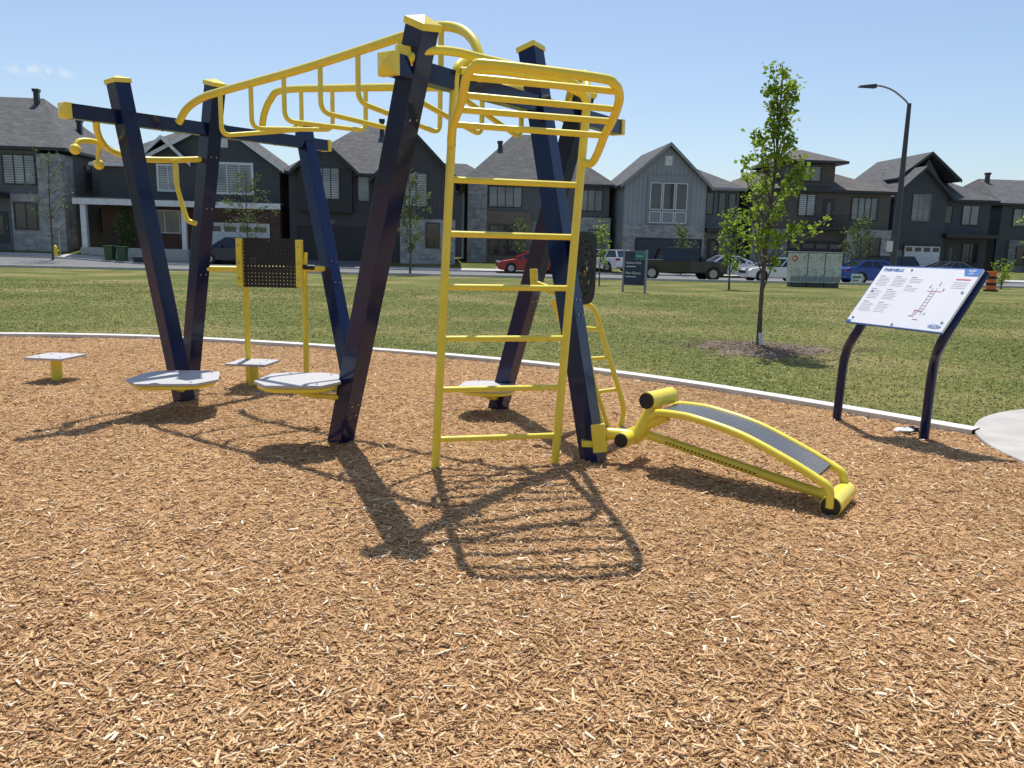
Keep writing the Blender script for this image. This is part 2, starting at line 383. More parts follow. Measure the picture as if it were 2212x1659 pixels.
for (p0,p1,cw) in (((-3.42,6.19,2.34),(-1.995,8.48,2.40),.115),((-.69,4.375,2.34),(.80,6.63,2.38),.120)):
    p0=V(p0);p1=V(p1);a=(p1-p0).normalized()
    m=M(); m.beam(p0,p1,.09,.11,(0.84,-.55,0)); 
    for t in(.08,.3,.5,.75,.9):
        c=p0+(p1-p0)*t+V((0,0,-.05)); m.tube([c,c-V((0,0,.012))],.010,8,1)
    o=m.build('beam',[BLU,STEEL],G,bevel=.006)
    for q,s_,h_ in((p0,-1,.045),(p1,1,.045)):
        m=M(); m.cap(q-a*s_*.02,a*s_,(0,0,1),cw,h_,.025); sub(m.build('end_cap',YEL,G,bevel=.004),o)
# overhead ladder
A=[(-2.82,6.80,2.36),(-2.72,6.73,2.46),(-2.55,6.61,2.525),(-2.30,6.43,2.555),(-1.53,5.93,2.635),(-.75,5.38,2.73),(-.55,5.25,2.755),(-.40,5.16,2.73),(-.30,5.05,2.65),(-.245,4.97,2.53),(-.23,4.92,2.38)]
B=[(-2.31,7.37,2.38),(-2.27,7.32,2.52),(-2.19,7.26,2.64),(-2.05,7.15,2.70),(-1.5,6.79,2.66),(-.86,6.36,2.60),(-.25,5.96,2.53),(-.02,5.84,2.51),(.10,5.74,2.47),(.16,5.68,2.38)]
OV=M().tube(smooth_path(A,6),.030,14).build('overhead_ladder',YEL,G)
sub(M().tube(smooth_path(B,6),.030,14).build('rail',YEL,G),OV)
def onrail(P,X):
    for a,b in zip(P,P[1:]):
        if a[0]<=X<=b[0]:
            t=(X-a[0])/(b[0]-a[0]); return V(a)*(1-t)+V(b)*t
    return V(P[-1])
for s in(.178,.298,.419,.544,.665,.79,.90):
    a=onrail(A,-2.8+2.56*s); b=onrail(B,-2.3+2.6*s-.02)
    a2=V((a.x,a.y,a.z-.33)); b2=V((b.x,b.y,b.z-.33))
    sub(M().tube(fillet([a,a2,b2,b],.08),.0185,10).build('rung',YEL,G),OV)
# climbing ladder
LL=lambda z:V((-.47+.04*z,4.78+.008*z,z)); RL=lambda z:V((.29+.054*z,4.97+.012*z,z))
LAD=M().tube(fillet([LL(-.05),LL(2.44),V((-.30,4.98,2.50)),V((-.24,5.08,2.38))],.1),.026,14).build('climbing_ladder',YEL,G)
sub(M().tube(fillet([RL(-.05),RL(2.30),V((.42,5.25,2.52)),V((.36,5.9,2.50)),V((.35,5.98,2.38))],.14),.026,14).build('rail',YEL,G),LAD)
for i in range(6):
    z=.21+.316*i; sub(M().tube([LL(z),RL(z)],.019,10).build('rung',YEL,G),LAD)
# pull-up frame
Ls=[(-.385,4.775,1.99),(-.385,4.70,2.00),(-.365,4.60,2.075),(-.325,4.46,2.132),(-.295,4.33,2.184),(-.268,4.20,2.25),(-.225,4.14,2.285),(-.15,4.12,2.295)]
Rs=[(.38,4.14,2.25),(.48,4.17,2.225),(.518,4.26,2.185),(.522,4.38,2.14),(.512,4.50,2.096),(.49,4.64,2.04),(.47,4.80,1.96),(.445,4.92,1.915),(.40,4.99,1.93)]
PU=M().tube(smooth_path(Ls+Rs,8),.024,14).build('pull_up_frame',YEL,G)
def lerp(a,b,t): return V(a)*(1-t)+V(b)*t
bars=[(Ls[5],(.505,4.22,2.20)),(Ls[4],Rs[3]),(Ls[3],Rs[4]),(Ls[2],Rs[5])]
for a,b in bars: sub(M().tube([a,b],.018,10).build('bar',YEL,G),PU)
sub(M().tube(smooth_path([(-.60,4.45,2.38),(-.50,4.50,2.44),(-.36,4.60,2.46),(-.20,4.66,2.44),(.1,4.76,2.40),(.32,4.86,2.36),(.41,4.97,2.28)],6),.025,12).build('rail',YEL,G),PU)
sub(M().tube(smooth_path([(-.34,4.78,2.40),(-.1,4.88,2.42),(.2,5.02,2.40),(.41,5.03,2.32)],6),.021,12).build('rail',YEL,G),PU)
m=M(); m.beam((-.66,4.42,2.40),(-.54,4.50,2.40),.1,.03,(0,0,1)); sub(m.build('bracket',YEL,G,bevel=.004),PU)
# balance boards attached to posts
def plate(c,r,ang):
    base=[(-1,-.35),(-.62,-.95),(.62,-.95),(1,-.35),(.82,.72),(.45,.95),(-.45,.95),(-.82,.72)]
    ca,sa=math.cos(ang),math.sin(ang)
    return [(c[0]+r*(x*ca-y*sa),c[1]+r*(x*sa+y*ca)) for x,y in base]
def board(c,r,ang,z,foot):
    q=plate(c,r,ang); m=M(); m.prism([(a,b,z-.010) for a,b in q],[(a,b,z+.010) for a,b in q])
    for (a,b_) in plate(c,r*.8,ang)[::2]: m.tube([(a,b_,z+.009),(a,b_,z+.014)],.009,8,1)
    o=m.build('balance_board',[GREY,STEEL],G,bevel=.004)
    q2=plate(c,r*.88,ang); rim=[(a,b,z-.029) for a,b in q2]; rim=rim+[rim[0]]
    t=M().tube(fillet(rim,.1),.018,10); sub(t.build('rim_tube',YEL,G),o)
    s=M().tube(smooth_path([(c[0]-.5*r,c[1],z-.035),(c[0]+.1*r,c[1]-.02,z-.09),lerp((c[0],c[1],z-.11),foot,.6),foot],5),.020,10)
    s.tube([(c[0],c[1],z-.08),(c[0],c[1],z-.01)],.045,12); sub(s.build('support_arm',YEL,G),o)
    b=M(); d=(V(foot)-V((c[0],c[1],foot[2]))).normalized(); e=V((c[0],c[1],z-.02))+d*r*.95; b.box(e.x-.025,e.x+.025,e.y-.025,e.y+.025,e.z-.05,e.z); sub(b.build('bump_stop',BLU,G,bevel=.004),o)
board((-2.71,6.26),.35,.15,.30,(-2.84,6.70,.14)); board((-1.44,5.27),.285,.1,.48,(-1.12,5.34,.36)); board((-.20,6.50),.25,0,.25,(-.10,6.74,.12))
# hanging arm station
m=M().tube(smooth_path([(-3.30,6.40,2.33),(-3.335,6.47,2.24),(-3.34,6.55,2.16),(-3.36,6.75,2.11),(-3.26,7.0,2.08),(-3.05,7.15,2.09),(-2.80,7.30,2.12)],7),.026,12)
ARM=m.build('hanging_arm_bar',YEL,G)
m=M().tube(smooth_path([(-3.47,6.40,2.10),(-3.46,6.44,2.15),(-3.40,6.55,2.16),(-3.36,6.70,2.12)],5),.022,10); m.ball((-3.47,6.38,2.08),.042)
sub(m.build('knob_handle',YEL,G),ARM)
m=M().tube(smooth_path([(-3.40,6.62,2.14),(-3.42,6.63,2.07),(-3.42,6.63,2.02)],5),.018,10); m.ball((-3.42,6.63,1.99),.042)
sub(m.build('knob_handle',YEL,G),ARM)
m=M().tube(smooth_path([(-3.0,7.12,2.08),(-2.99,7.1,1.95),(-2.98,7.1,1.84),(-2.93,7.1,1.64),(-2.90,7.1,1.57),(-2.83,7.1,1.545)],6),.022,10); sub(m.build('handle',YEL,G),ARM)
# panel station
PS=M().box(-2.60,-2.07,7.585,7.597,.97,1.435).build('perforated_panel',PERF,G)
for x0 in(-2.645,-2.080):
    m=M(); m.box(x0,x0+.055,7.54,7.62,.98,1.425)
    for z in(1.05,1.2,1.36): m.tube([(x0+.027,7.532,z),(x0+.027,7.542,z)],.009,8,1)
    sub(m.build('panel_frame',[YEL,STEEL],G,bevel=.003),PS)
sub(M().tube([(-2.60,7.66,-.05),(-2.60,7.66,1.2)],.028,12).build('support_post',YEL,G),PS)
sub(M().tube([(-2.04,7.70,-.05),(-2.04,7.70,1.14)],.028,12).build('support_post',YEL,G),PS)
sub(M().tube([(-2.95,7.45,1.14),(-2.64,7.58,1.14)],.027,12).build('crossbar',YEL,G),PS)
sub(M().tube([(-2.64,7.66,1.14),(-2.05,7.68,1.155),(-1.80,7.78,1.155)],.027,12).build('crossbar',YEL,G),PS)
sub(M().tube(smooth_path([(-2.01,7.63,1.16),(-2.0,7.60,1.24),(-1.995,7.60,1.31)],5),.018,10).build('handle',YEL,G),PS)
sub(M().tube([(-2.02,7.6,1.17),(-1.92,7.62,1.17)],.024,10).build('grip',BLK,G),PS)
# slotted disc station
ctr=V((.475,5.55,1.27)); dd=V((.42,.907,0))
m=M(); q=[]
for k in range(48):
    t=2*math.pi*k/48; e=.255*(abs(math.cos(t))**5+abs(math.sin(t))**5)**(-1/5)*.99; q.append((0,e*math.cos(t),e*math.sin(t)))
m.prism([(-.010,b,c) for _,b,c in q],[(.010,b,c) for _,b,c in q]); m.tube([(-.03,0,0),(.03,0,0)],.018,16,1); 
D=m.build('slotted_disc',[SPIRAL,STEEL],G,local=True); D.location=ctr-SP; D.rotation_euler=(0,0,math.atan2(-dd.x,dd.y))
m=M(); m.beam((.14,5.9,1.25),(.15,5.9,1.10),.045,.045,bd); m.beam((.13,5.9,1.15),(.40,5.72,1.06),.05,.04,(0,0,1)); m.tube([(.36,5.74,1.07),(.47,5.58,1.22),(.475,5.55,1.27)],.02,10)
m.build('disc_bracket',YEL,G,bevel=.003)
# stretching rail ladder
ST=M().tube(smooth_path([(.31,6.05,1.03),(.48,6.1,.61),(.60,6.1,.33),(.72,6.1,-.02)],6),.036,12).build('stretching_rail',YEL,G)
sub(M().tube(smooth_path([(.51,6.1,.98),(.57,6.12,.985),(.64,6.13,.92),(.70,6.13,.74),(.79,6.12,.48),(.875,6.11,.22),(.885,6.11,.10),(.84,6.1,-.02)],6),.021,12).build('rail',YEL,G),ST)
sub(M().tube([(.51,6.1,.98),(.545,6.1,.76),(.65,6.1,.36),(.78,6.1,0)],.018,10).build('rail',YEL,G),ST)
for a,b in(((.54,.80),(.69,.79)),((.60,.56),(.76,.57)),((.68,.30),(.84,.32))):
    sub(M().tube([(a[0],6.1,a[1]),(b[0],6.13,b[1])],.016,10).build('rung',YEL,G),ST)
# sit-up bench
la=V((.56,.82,0)).normalized(); Np=lambda s,z,l=0:V((.857+.873*s,4.9-.82*s,z))+la*l
sm=[(.02,.36),(.065,.40),(.18,.412),(.30,.408),(.54,.365),(.78,.275),(.93,.205),(.985,.17),(1.0,.10),(1.0,.06)]
BN=M().tube(smooth_path([Np(s,z) for s,z in sm],5),.024,12).build('sit_up_bench',YEL,G)
sub(M().tube(smooth_path([Np(s,z,.34) for s,z in sm],5),.024,12).build('rail',YEL,G),BN)
m=M(); dk=smooth_path([V((s,0,z)) for s,z in sm[1:7]],6); 
tp=[Np(a.x,a.z+.012,.03) for a in dk]; tq=[Np(a.x,a.z+.012,.31) for a in dk]; dn=V((0,0,.02)); n=len(dk)
m._a(tp+tq+[a-dn for a in tp]+[a-dn for a in tq],[(i,i+1,n+i+1,n+i) for i in range(n-1)]+[(2*n+i,3*n+i,3*n+i+1,2*n+i+1) for i in range(n-1)]+[(i,2*n+i,2*n+i+1,i+1) for i in range(n-1)]+[(n+i,n+i+1,3*n+i+1,3*n+i) for i in range(n-1)]+[(0,n,3*n,2*n),(n-1,3*n-1,4*n-1,2*n-1)])
sub(m.build('deck',DECK,G),BN)
m=M().tube([Np(-.02,.215,.12),Np(.97,.075,.15)],.03,12)
for i in range(24):
    c=Np(.1+.022*i,.215-.14*(.12+.022*i),.12)-la*.029; m.tube([c,c-la*.003],.006,8,1)
sub(m.build('spine_tube',[YEL,BLK],G),BN)
def roller(a,b,r):
    a=V(a);b=V(b);o=M().tube([a,b],r,24).build('roller',YEL,G); sub(o,BN)
    d=(b-a).normalized()
    for p_,q_ in((a-d*.012,a+d*.004),(b-d*.004,b+d*.012)): sub(M().tube([p_,q_],r*.9,24).build('end_cap',BLK,G,bevel=.004),BN)
roller((.857,4.9,.465),(1.05,5.12,.465),.056); roller((.715,4.95,.19),(.90,5.20,.19),.05); roller((1.735,4.08,.065),(1.94,4.38,.065),.058)
m=M().tube([(.50,5.13,.20),(.80,5.06,.20)],.042,14).tube(smooth_path([(.78,5.07,.19),(.84,5.04,.22),(.95,5.01,.46)],6),.05,14).tube([(.80,5.08,.22),(1.0,4.93,.36)],.03,12)
sub(m.build('swivel_arm',YEL,G),BN)
m=M().box(.47,.64,5.03,5.18,.12,.16); m.beam((.59,5.02,.09),(.565,5.02,.28),.09,.016,(1,0,0)); sub(m.build('clamp_plate',YEL,G,bevel=.004),BN)

# step platforms
for (x,y,l) in((-4.45,7.58,'small square grey step on a short yellow post in mulch'),(-2.50,7.50,'small square grey step on a yellow post beside balance board')):
    e=thing('step_platform',l,'exercise step',(x,y,0),0,'grey step platforms in the mulch')
    m=M(); m.prism([(x-.21,y-.17,.240),(x+.17,y-.21,.240),(x+.21,y+.17,.240),(x-.17,y+.21,.240)],[(x-.21,y-.17,.260),(x+.17,y-.21,.260),(x+.21,y+.17,.260),(x-.17,y+.21,.260)])
    for i,j in((-.1,-.1),(.1,-.1),(.1,.1),(-.1,.1)): m.tube([(x+i,y+j,.259),(x+i,y+j,.264)],.01,8,1)
    m.build('step_plate',[GREY,STEEL],e,bevel=.003)
    M().tube([(x,y,-.1),(x,y,.241)],.05,16).build('support_post',YEL,e)

# ------------------------------------------------------------------ text
def text(name,s,size,org,right,up,mat,par,local=False,bold=0,shear=0,depth=.0006,align='LEFT'):
    cu=bpy.data.curves.new('t','FONT'); cu.body=s; cu.size=size; cu.extrude=depth; cu.offset=bold; cu.shear=shear; cu.align_x=align
    ob=bpy.data.objects.new('t',cu); COL.objects.link(ob)
    dg=bpy.context.evaluated_depsgraph_get(); me=bpy.data.meshes.new_from_object(ob.evaluated_get(dg)); bpy.data.objects.remove(ob)
    r=V(right).normalized(); u=V(up); u=(u-r*u.dot(r)).normalized(); n=r.cross(u)
    org=V(org)
    if not local: org=org-POS[par.name]
    mt=Matrix(((r.x,u.x,n.x,org.x),(r.y,u.y,n.y,org.y),(r.z,u.z,n.z,org.z),(0,0,0,1)))
    me.transform(mt); me.materials.clear(); me.materials.append(mat)
    o=bpy.data.objects.new(name,me); COL.objects.link(o); o.parent=par; return o
# ------------------------------------------------------------------ information sign
S=thing('information_sign','white tilted instruction board on two curved navy posts in mulch','sign',(3.0,6.3,0))
BL=V((2.70,6.40,.88)); R=V((.36,-.78,0)); U=V((.34,.16,.45)); Nn=R.cross(U).normalized()
if Nn.y>0: Nn=-Nn
P=lambda a,b,o=0: BL+R*a+U*b+Nn*o
def quad(m,a0,a1,b0,b1,o,mi=0,th=.0012):
    m.prism([P(a0,b0,o),P(a1,b0,o),P(a1,b1,o),P(a0,b1,o)],[P(a0,b0,o+th),P(a1,b0,o+th),P(a1,b1,o+th),P(a0,b1,o+th)],mi)
m=M(); quad(m,0,1,0,1,-.02,0,.02)
for a,b in((.05,.08),(.06,.55),(.33,.94),(.95,.62),(.95,.14),(.5,.03)): m.tube([P(a,b,-.001),P(a,b,.005)],.010,10,1)
BD=m.build('sign_board',[WHTP,STEEL],S)
m=M(); quad(m,-.002,1.002,-.008,0,-.0215,0,.021); quad(m,-.004,0,-.008,1.0,-.0215,0,.021); quad(m,.0,.05,0,.035,.0005,0)
m.prism([P(.83,.999,.0006),P(.87,.88,.0006),P(.999,.88,.0006),P(.999,.999,.0006)],[P(.83,.999,.0018),P(.87,.88,.0018),P(.999,.88,.0018),P(.999,.999,.0018)])
m.prism([P(.0,.999,.0006),P(.0,.988,.0006),P(.83,.988,.0006),P(.83,.999,.0006)],[P(.0,.999,.0018),P(.0,.988,.0018),P(.83,.988,.0018),P(.83,.999,.0018)])
quad(m,.185,.245,.905,.95,.0006)
sub(m.build('blue_border',SBLU,S),BD)
sub(text('lettering','THRIVE',.042,P(.02,.903,.002),R,U,SBLU,S,bold=.0003,shear=.25),BD)
sub(text('lettering','450',.026,P(.192,.911,.0025),R,U,WHTP,S,bold=.0004,shear=.2),BD)
sub(text('lettering','AGES',.024,P(.885,.948,.003),R,U,WHTP,S,bold=.0006),BD)
sub(text('lettering','13+',.028,P(.895,.90,.003),R,U,WHTP,S,bold=.0006),BD)
sub(text('lettering','GameTime',.020,P(.855,.058,.003),R,U,SBLU,S,bold=.0002,shear=.2),BD)
m=M()
def oval(cx,cy,rx,ry,w):
    k=28
    for i in range(k):
        a=2*math.pi*i/k;b=2*math.pi*(i+1)/k
        f=lambda t,s_,o:P(cx+(rx+s_)*math.cos(t),cy+(ry+s_*1.4)*math.sin(t),o)
        m.prism([f(a,0,.0005),f(b,0,.0005),f(b,w,.0005),f(a,w,.0005)],[f(a,0,.002),f(b,0,.002),f(b,w,.002),f(a,w,.002)])
oval(.905,.068,.060,.026,.003)
sub(m.build('logo_outline',SBLU,S),BD)
m=M()
for cidx,a0 in enumerate((.04,.21,.38)):
    y0=.82
    for blk in range((3,3,2)[cidx]):
        quad(m,a0,a0+.06,y0-.007,y0,.0005,1); yy=y0-.032
        for r_ in range(6 if cidx<2 else 3):
            quad(m,a0,a0+.11+.03*random.random(),yy-.0035,yy,.0005,0); yy-=.026
        y0=yy-.035
for r_ in range(4): quad(m,.815,.95,.77-.03*r_,.775-.03*r_,.0005,0)
sub(m.build('print_block',[INK,INKD],S),BD)
m=M(); quad(m,.82,.95,.81,.83,.0005,0)
quad(m,.62,.76,.605,.611,.0008,0); quad(m,.62,.70,.285,.290,.0008,0)
for t in(.12,.2): quad(m,.605+t*.2,.608+t*.2,.19,.30,.0008,0)
sub(m.build('red_print_mark',RED,S),BD)
m=M()
for a in(.66,.70): quad(m,a,a+.003,.22,.66,.0006)
for i in range(7): quad(m,.66,.702,.27+.05*i,.274+.05*i,.0006)
for a,b,w,h in((.60,.19,.04,.012),(.73,.23,.012,.03),(.62,.66,.012,.04),(.76,.62,.012,.04),(.70,.70,.008,.06),(.66,.14,.05,.01)): quad(m,a,a+w,b,b+h,.0006)
sub(m.build('diagram_print',INKD,S),BD)
for a,bx,by in((.10,2.80,6.64),(.97,3.225,6.00)):
    t0=P(a,.0,-.06);t1=P(a,1.02,-.06)
    m=M(); m.tube(fillet([(bx,by,-.1),(bx+(t0.x-bx)*.15,by+(t0.y-by)*.15,.60),t0-V((0,0,.03)),t1],.22,8),.036,14); m.build('post',BLU,S)
m=M(); m.ball((0,0,.02),.05,0,10,6,(1.6,.8,.35)); m.ball((.08,.03,.02),.045,1,10,6,(1.3,.8,.5)); m.ball((.15,.01,.02),.035,1,10,6,(1.4,.7,.5))
for i,v in enumerate(m.v): m.v[i]=v+V((random.uniform(-.010,.010),random.uniform(-.010,.010),random.uniform(-.006,.012)))
m.sm=[False]*len(m.sm)
o=m.build('litter_bag',[WHT,BLK]); o.location=(3.14,6.15,.02); mark(o,'crumpled white and black bag lying at the sign post foot','litter')

# ------------------------------------------------------------------ houses
SD={'lgrey':siding('siding_light_grey',(.27,.285,.295),.35,True),'dgrey':siding('siding_dark_grey',(.065,.07,.078)),'char':siding('siding_charcoal',(.05,.052,.058),.3,True),
'mgrey':siding('siding_mid_grey',(.13,.135,.14)),'taupe':siding('siding_taupe',(.11,.092,.078)),'navy':siding('siding_navy_grey',(.06,.07,.085)),'tan':siding('siding_tan',(.19,.155,.115)),'black':simple('black_cladding',(.02,.02,.022),.5)}
ST1=masonry('stone_light',(.46,.45,.43),(.28,.28,.28),(.38,.37,.36),.55,.17); ST2=masonry('stone_grey',(.33,.32,.31),(.18,.18,.185),(.28,.28,.27),.5,.15)
BR=masonry('brick_brown',(.14,.065,.04),(.085,.04,.03),(.16,.13,.11),.22,.075)
RF=shingle('shingles_dark',(.10,.10,.105)); RF2=shingle('shingles_brown',(.12,.106,.10))
TRD=simple('dark_trim',(.025,.026,.03),.4); TRG=simple('grey_trim',(.26,.27,.28),.5)
class House:
    def __init__(s,label,x,y,rot=.0997,name='house'):
        s.e=thing(name,label,'house',(x,y,0),rot,'houses along the street')
    def wall(s,parts):
        g={}
        for p in parts: g.setdefault(p[-1].name,(p[-1],[]))[1].append(p)
        for mt,ps in g.values():
            m=M()
            for p in ps:
                if len(p)==7: m.box(*p[:6])
                else:
                    x0,x1,y0,y1,ze,zr,xr,_=p; m.prism([(x0,y0,ze),(x1,y0,ze),(xr,y0,zr)],[(x0,y1,ze),(x1,y1,ze),(xr,y1,zr)])
            m.build('wall',mt,s.e,local=True)
    def gable(s,x0,x1,y0,y1,ze,zr,xr=None,mat=None,trim=None,oh=.4,th=.16):
        if xr is None: xr=(x0+x1)/2
        m=M(); mat=mat or RF
        for xa in(x0,x1):
            sg=-1 if xa<xr else 1; sl=(zr-ze)/abs(xr-xa); e=(xa+sg*oh,ze-sl*oh)
            A_=[(e[0],y0-oh,e[1]),(xr,y0-oh,zr),(xr,y1+oh,zr),(e[0],y1+oh,e[1])]; m.prism(A_,[(a,b,c+th) for a,b,c in A_])
        r=m.build('roof',mat,s.e,local=True)
        t=M()
        for xa in(x0,x1):
            sg=-1 if xa<xr else 1; sl=(zr-ze)/abs(xr-xa); e=(xa+sg*oh,ze-sl*oh); yf=y0-oh-.05
            A_=[(e[0],yf,e[1]-.1),(xr,yf,zr-.1),(xr,yf,zr+th+.02),(e[0],yf,e[1]+th+.02)]; t.prism(A_,[(a,b+.047,c) for a,b,c in A_])
        q=t.build('bargeboard',trim or TRD,s.e,local=True); q.parent=r
        return r
    def hip(s,x0,x1,y0,y1,ze,zr,rx0,rx1,mat=None,oh=.45,trim=None,ry=None):
        yr=ry if ry is not None else (y0+y1)/2; m=M(); a,b,c,d=x0-oh,x1+oh,y0-oh,y1+oh
        m._a([(a,c,ze),(b,c,ze),(b,d,ze),(a,d,ze),(rx0,yr,zr),(rx1,yr,zr)],[(0,3,2,1),(0,1,5,4),(1,2,5),(2,3,4,5),(3,0,4)])
        r=m.build('roof',mat or RF,s.e,local=True)
        t=M().box(a-.03,b+.03,c-.03,d+.03,ze-.2,ze-.003); q=t.build('gutter',trim or TRD,s.e,local=True); q.parent=r
        return r
    def win(s,x,z,w,h,y=0,nx=2,nz=1,fr=None,gl=None,fw=.07,side=False):
        fr=fr or TRD; gl=gl or random.choice([GL,GLB,GL,GLC])
        f=(lambda a,b,c:(a,y-b,c)) if not side else (lambda a,b,c:(y+b,a,c))
        def bx(m,a0,a1,b0,b1,c0,c1):
            p=f(a0,b0,c0);q=f(a1,b1,c1); m.box(min(p[0],q[0]),max(p[0],q[0]),min(p[1],q[1]),max(p[1],q[1]),c0,c1)
        m=M(); bx(m,x,x+w,.004,.02,z,z+h); p=m.build('window',gl,s.e,local=True)
        m=M(); bx(m,x-fw,x,.004,.07,z-fw,z+h+fw); bx(m,x+w,x+w+fw,.004,.07,z-fw,z+h+fw); bx(m,x,x+w,.004,.07,z+h,z+h+fw); bx(m,x,x+w,.004,.09,z-fw,z)
        for i in range(1,nx): c=x+w*i/nx; bx(m,c-.03,c+.03,.022,.055,z,z+h)
        for i in range(1,nz): c=z+h*i/nz; bx(m,x,x+w,.022,.05,c-.025,c+.025)
        q=m.build('frame',fr,s.e,local=True); q.parent=p
    def garage(s,x,z,w,h,y=0,mat=None,panes=True,fr=None):
        m=M(); n=4; mat=mat or TRD
        for i in range(n):
            z0=z+h*i/n+.012;z1=z+h*(i+1)/n-.012
            m.box(x,x+w,y-.03,y-.004,z0-.012,z1+.012)
            for k in range(4):
                if i==n-1 and panes: continue
                m.box(x+w*k/4+.1,x+w*(k+1)/4-.1,y-.05,y-.032,z0+.07,z1-.07)
        g=m.build('garage_door',mat,s.e,local=True)
        if panes:
            for k in range(4): q=M().box(x+w*k/4+.12,x+w*(k+1)/4-.12,y-.045,y-.032,z+h*.79,z+h*.95).build('pane',GL,s.e,local=True); q.parent=g
        m=M(); fw=.12; m.box(x-fw,x-.002,y-.08,y-.003,z,z+h+fw); m.box(x+w+.002,x+w+fw,y-.08,y-.003,z,z+h+fw); m.box(x-.001,x+w+.001,y-.08,y-.003,z+h+.002,z+h+fw); q=m.build('frame',fr or mat,s.e,local=True); q.parent=g
    def door(s,x,z,y=0,w=.95,h=2.1,mat=None):
        m=M().box(x,x+w,y-.04,y-.004,z,z+h); d=m.build('door',mat or TRD,s.e,local=True)
        q=M().box(x+w*.35,x+w*.65,y-.05,y-.042,z+.6,z+h-.25).build('pane',GL,s.e,local=True); q.parent=d
        q=M().tube([(x+w-.1,y-.09,z+.95),(x+w-.1,y-.09,z+1.15)],.02,8).build('handle',STEEL,s.e,local=True); q.parent=d
    def vent(s,x,y,z,h=.7):
        m=M().box(x-.16,x+.16,y-.16,y+.16,z-.6,z+h-.2); m.box(x-.22,x+.22,y-.22,y+.22,z+h-.2,z+h); m.build('roof_vent',TRD,s.e,local=True)
    def louver(s,x,z,y=0,mat=None):
        m=M().box(x-.27,x+.27,y-.05,y-.003,z-.35,z+.35)
        for i in range(5): m.box(x-.2,x+.2,y-.07,y-.048,z-.27+.12*i,z-.21+.12*i)
        m.build('gable_vent',mat or TRG,s.e,local=True)
    def box(s,name,mat,*b):
        m=M()
        for q in b: m.box(*q)
        return m.build(name,mat,s.e,local=True)
# H1
h=House('two-storey grey house with stone cladding and dark hip roof',-43,53.8)
h.wall([(0,10.6,0,13,-.5,7.3,SD['mgrey']),(10.6,12.2,-.15,1.6,-.5,6.9,ST1),(10.6,12.2,1.6,13,-.5,7.3,SD['mgrey']),(8.7,10.6,-.06,0,.3,4.2,ST1)])
h.hip(0,12.2,0,13,7.3,11.5,4.2,8.4); h.vent(8.3,5.6,11.0,1.0); h.vent(10.8,6.5,9.2,.9)
h.win(8.4,4.9,2.0,1.85,0,3,1,gl=GLB); h.win(8.95,1.9,1.4,1.7,-.06,2,1); h.door(7.5,.9); h.win(5,4.9,1.6,1.6,0,2)
h.win(3.6,4.8,.9,1.7,12.2,1,1,side=True,gl=GL); h.win(5.8,1.9,.8,1.6,12.2,1,1,side=True,gl=GL); h.win(8.5,1.9,.8,1.6,12.2,1,1,side=True,gl=GL); h.win(8,4.8,1,1.5,12.2,1,1,side=True)
h.box('porch_roof',TRD,(6.2,8.65,-1.4,-.01,3.9,4.25)); h.box('porch_column',WHT,(6.4,6.65,-1.3,-1.05,.2,3.9))
# H2
h=House('dark grey gabled house with white porch, brown brick and white garage',-29.9,56.7)
h.wall([(0.6,12.9,0,12,3.9,6.6,SD['dgrey']),(3.4,13.05,-.5,0,3.9,6.6,SD['dgrey']),(3.4,13.05,-.5,1.5,6.6,9.5,8.9,SD['dgrey']),(0.6,12.9,.02,12,-.5,3.9,BR),(7.2,13.0,-.5,.0,-.5,3.9,BR)])
h.gable(3.4,13.05,-.5,6,6.6,9.55,8.9,trim=WHT); h.hip(.6,13,0,12,6.55,9.9,5,9,trim=WHT); h.gable(3.6,6.9,-.9,3,6.75,8.3,trim=WHT,oh=.25)
h.win(4.8,4.85,1.25,1.6,-.5,2,1,fr=WHT,gl=GLB,fw=.14); h.win(8.6,4.8,2.5,1.9,-.5,3,1,fr=WHT,gl=GLB,fw=.16); h.louver(9.3,8.2,-.5,WHT)
h.box('porch_roof',RF,(-.2,7.2,-2.3,-.02,4.0,4.12)); h.box('porch_roof',RF,(7.2,13.3,-1.2,-.52,4.0,4.12)); h.box('porch_fascia',WHT,(-.3,13.4,-2.42,-2.31,3.62,4.02),(-.3,-.2,-2.3,0,3.7,4.0))
h.box('porch_column',WHT,(.1,.45,-2.25,-1.9,-.1,3.7)); h.box('porch_column',WHT,(6.7,7.0,-2.25,-1.95,-.1,3.7)); h.box('porch_floor',CONC,(0,7.1,-2.3,-.02,-.4,.75))
h.win(3.9,1.9,2.0,1.5,.0,2,1,fr=WHT,gl=GLC); h.door(1.6,.8,0,mat=TRD); h.garage(7.95,.2,4.2,2.35,-.5,WHT,True,WHT)
text('house_number','227',.34,(9.7,-.53,2.85),(1,0,0),(0,0,1),TRG,h.e,True,.005,depth=.01)
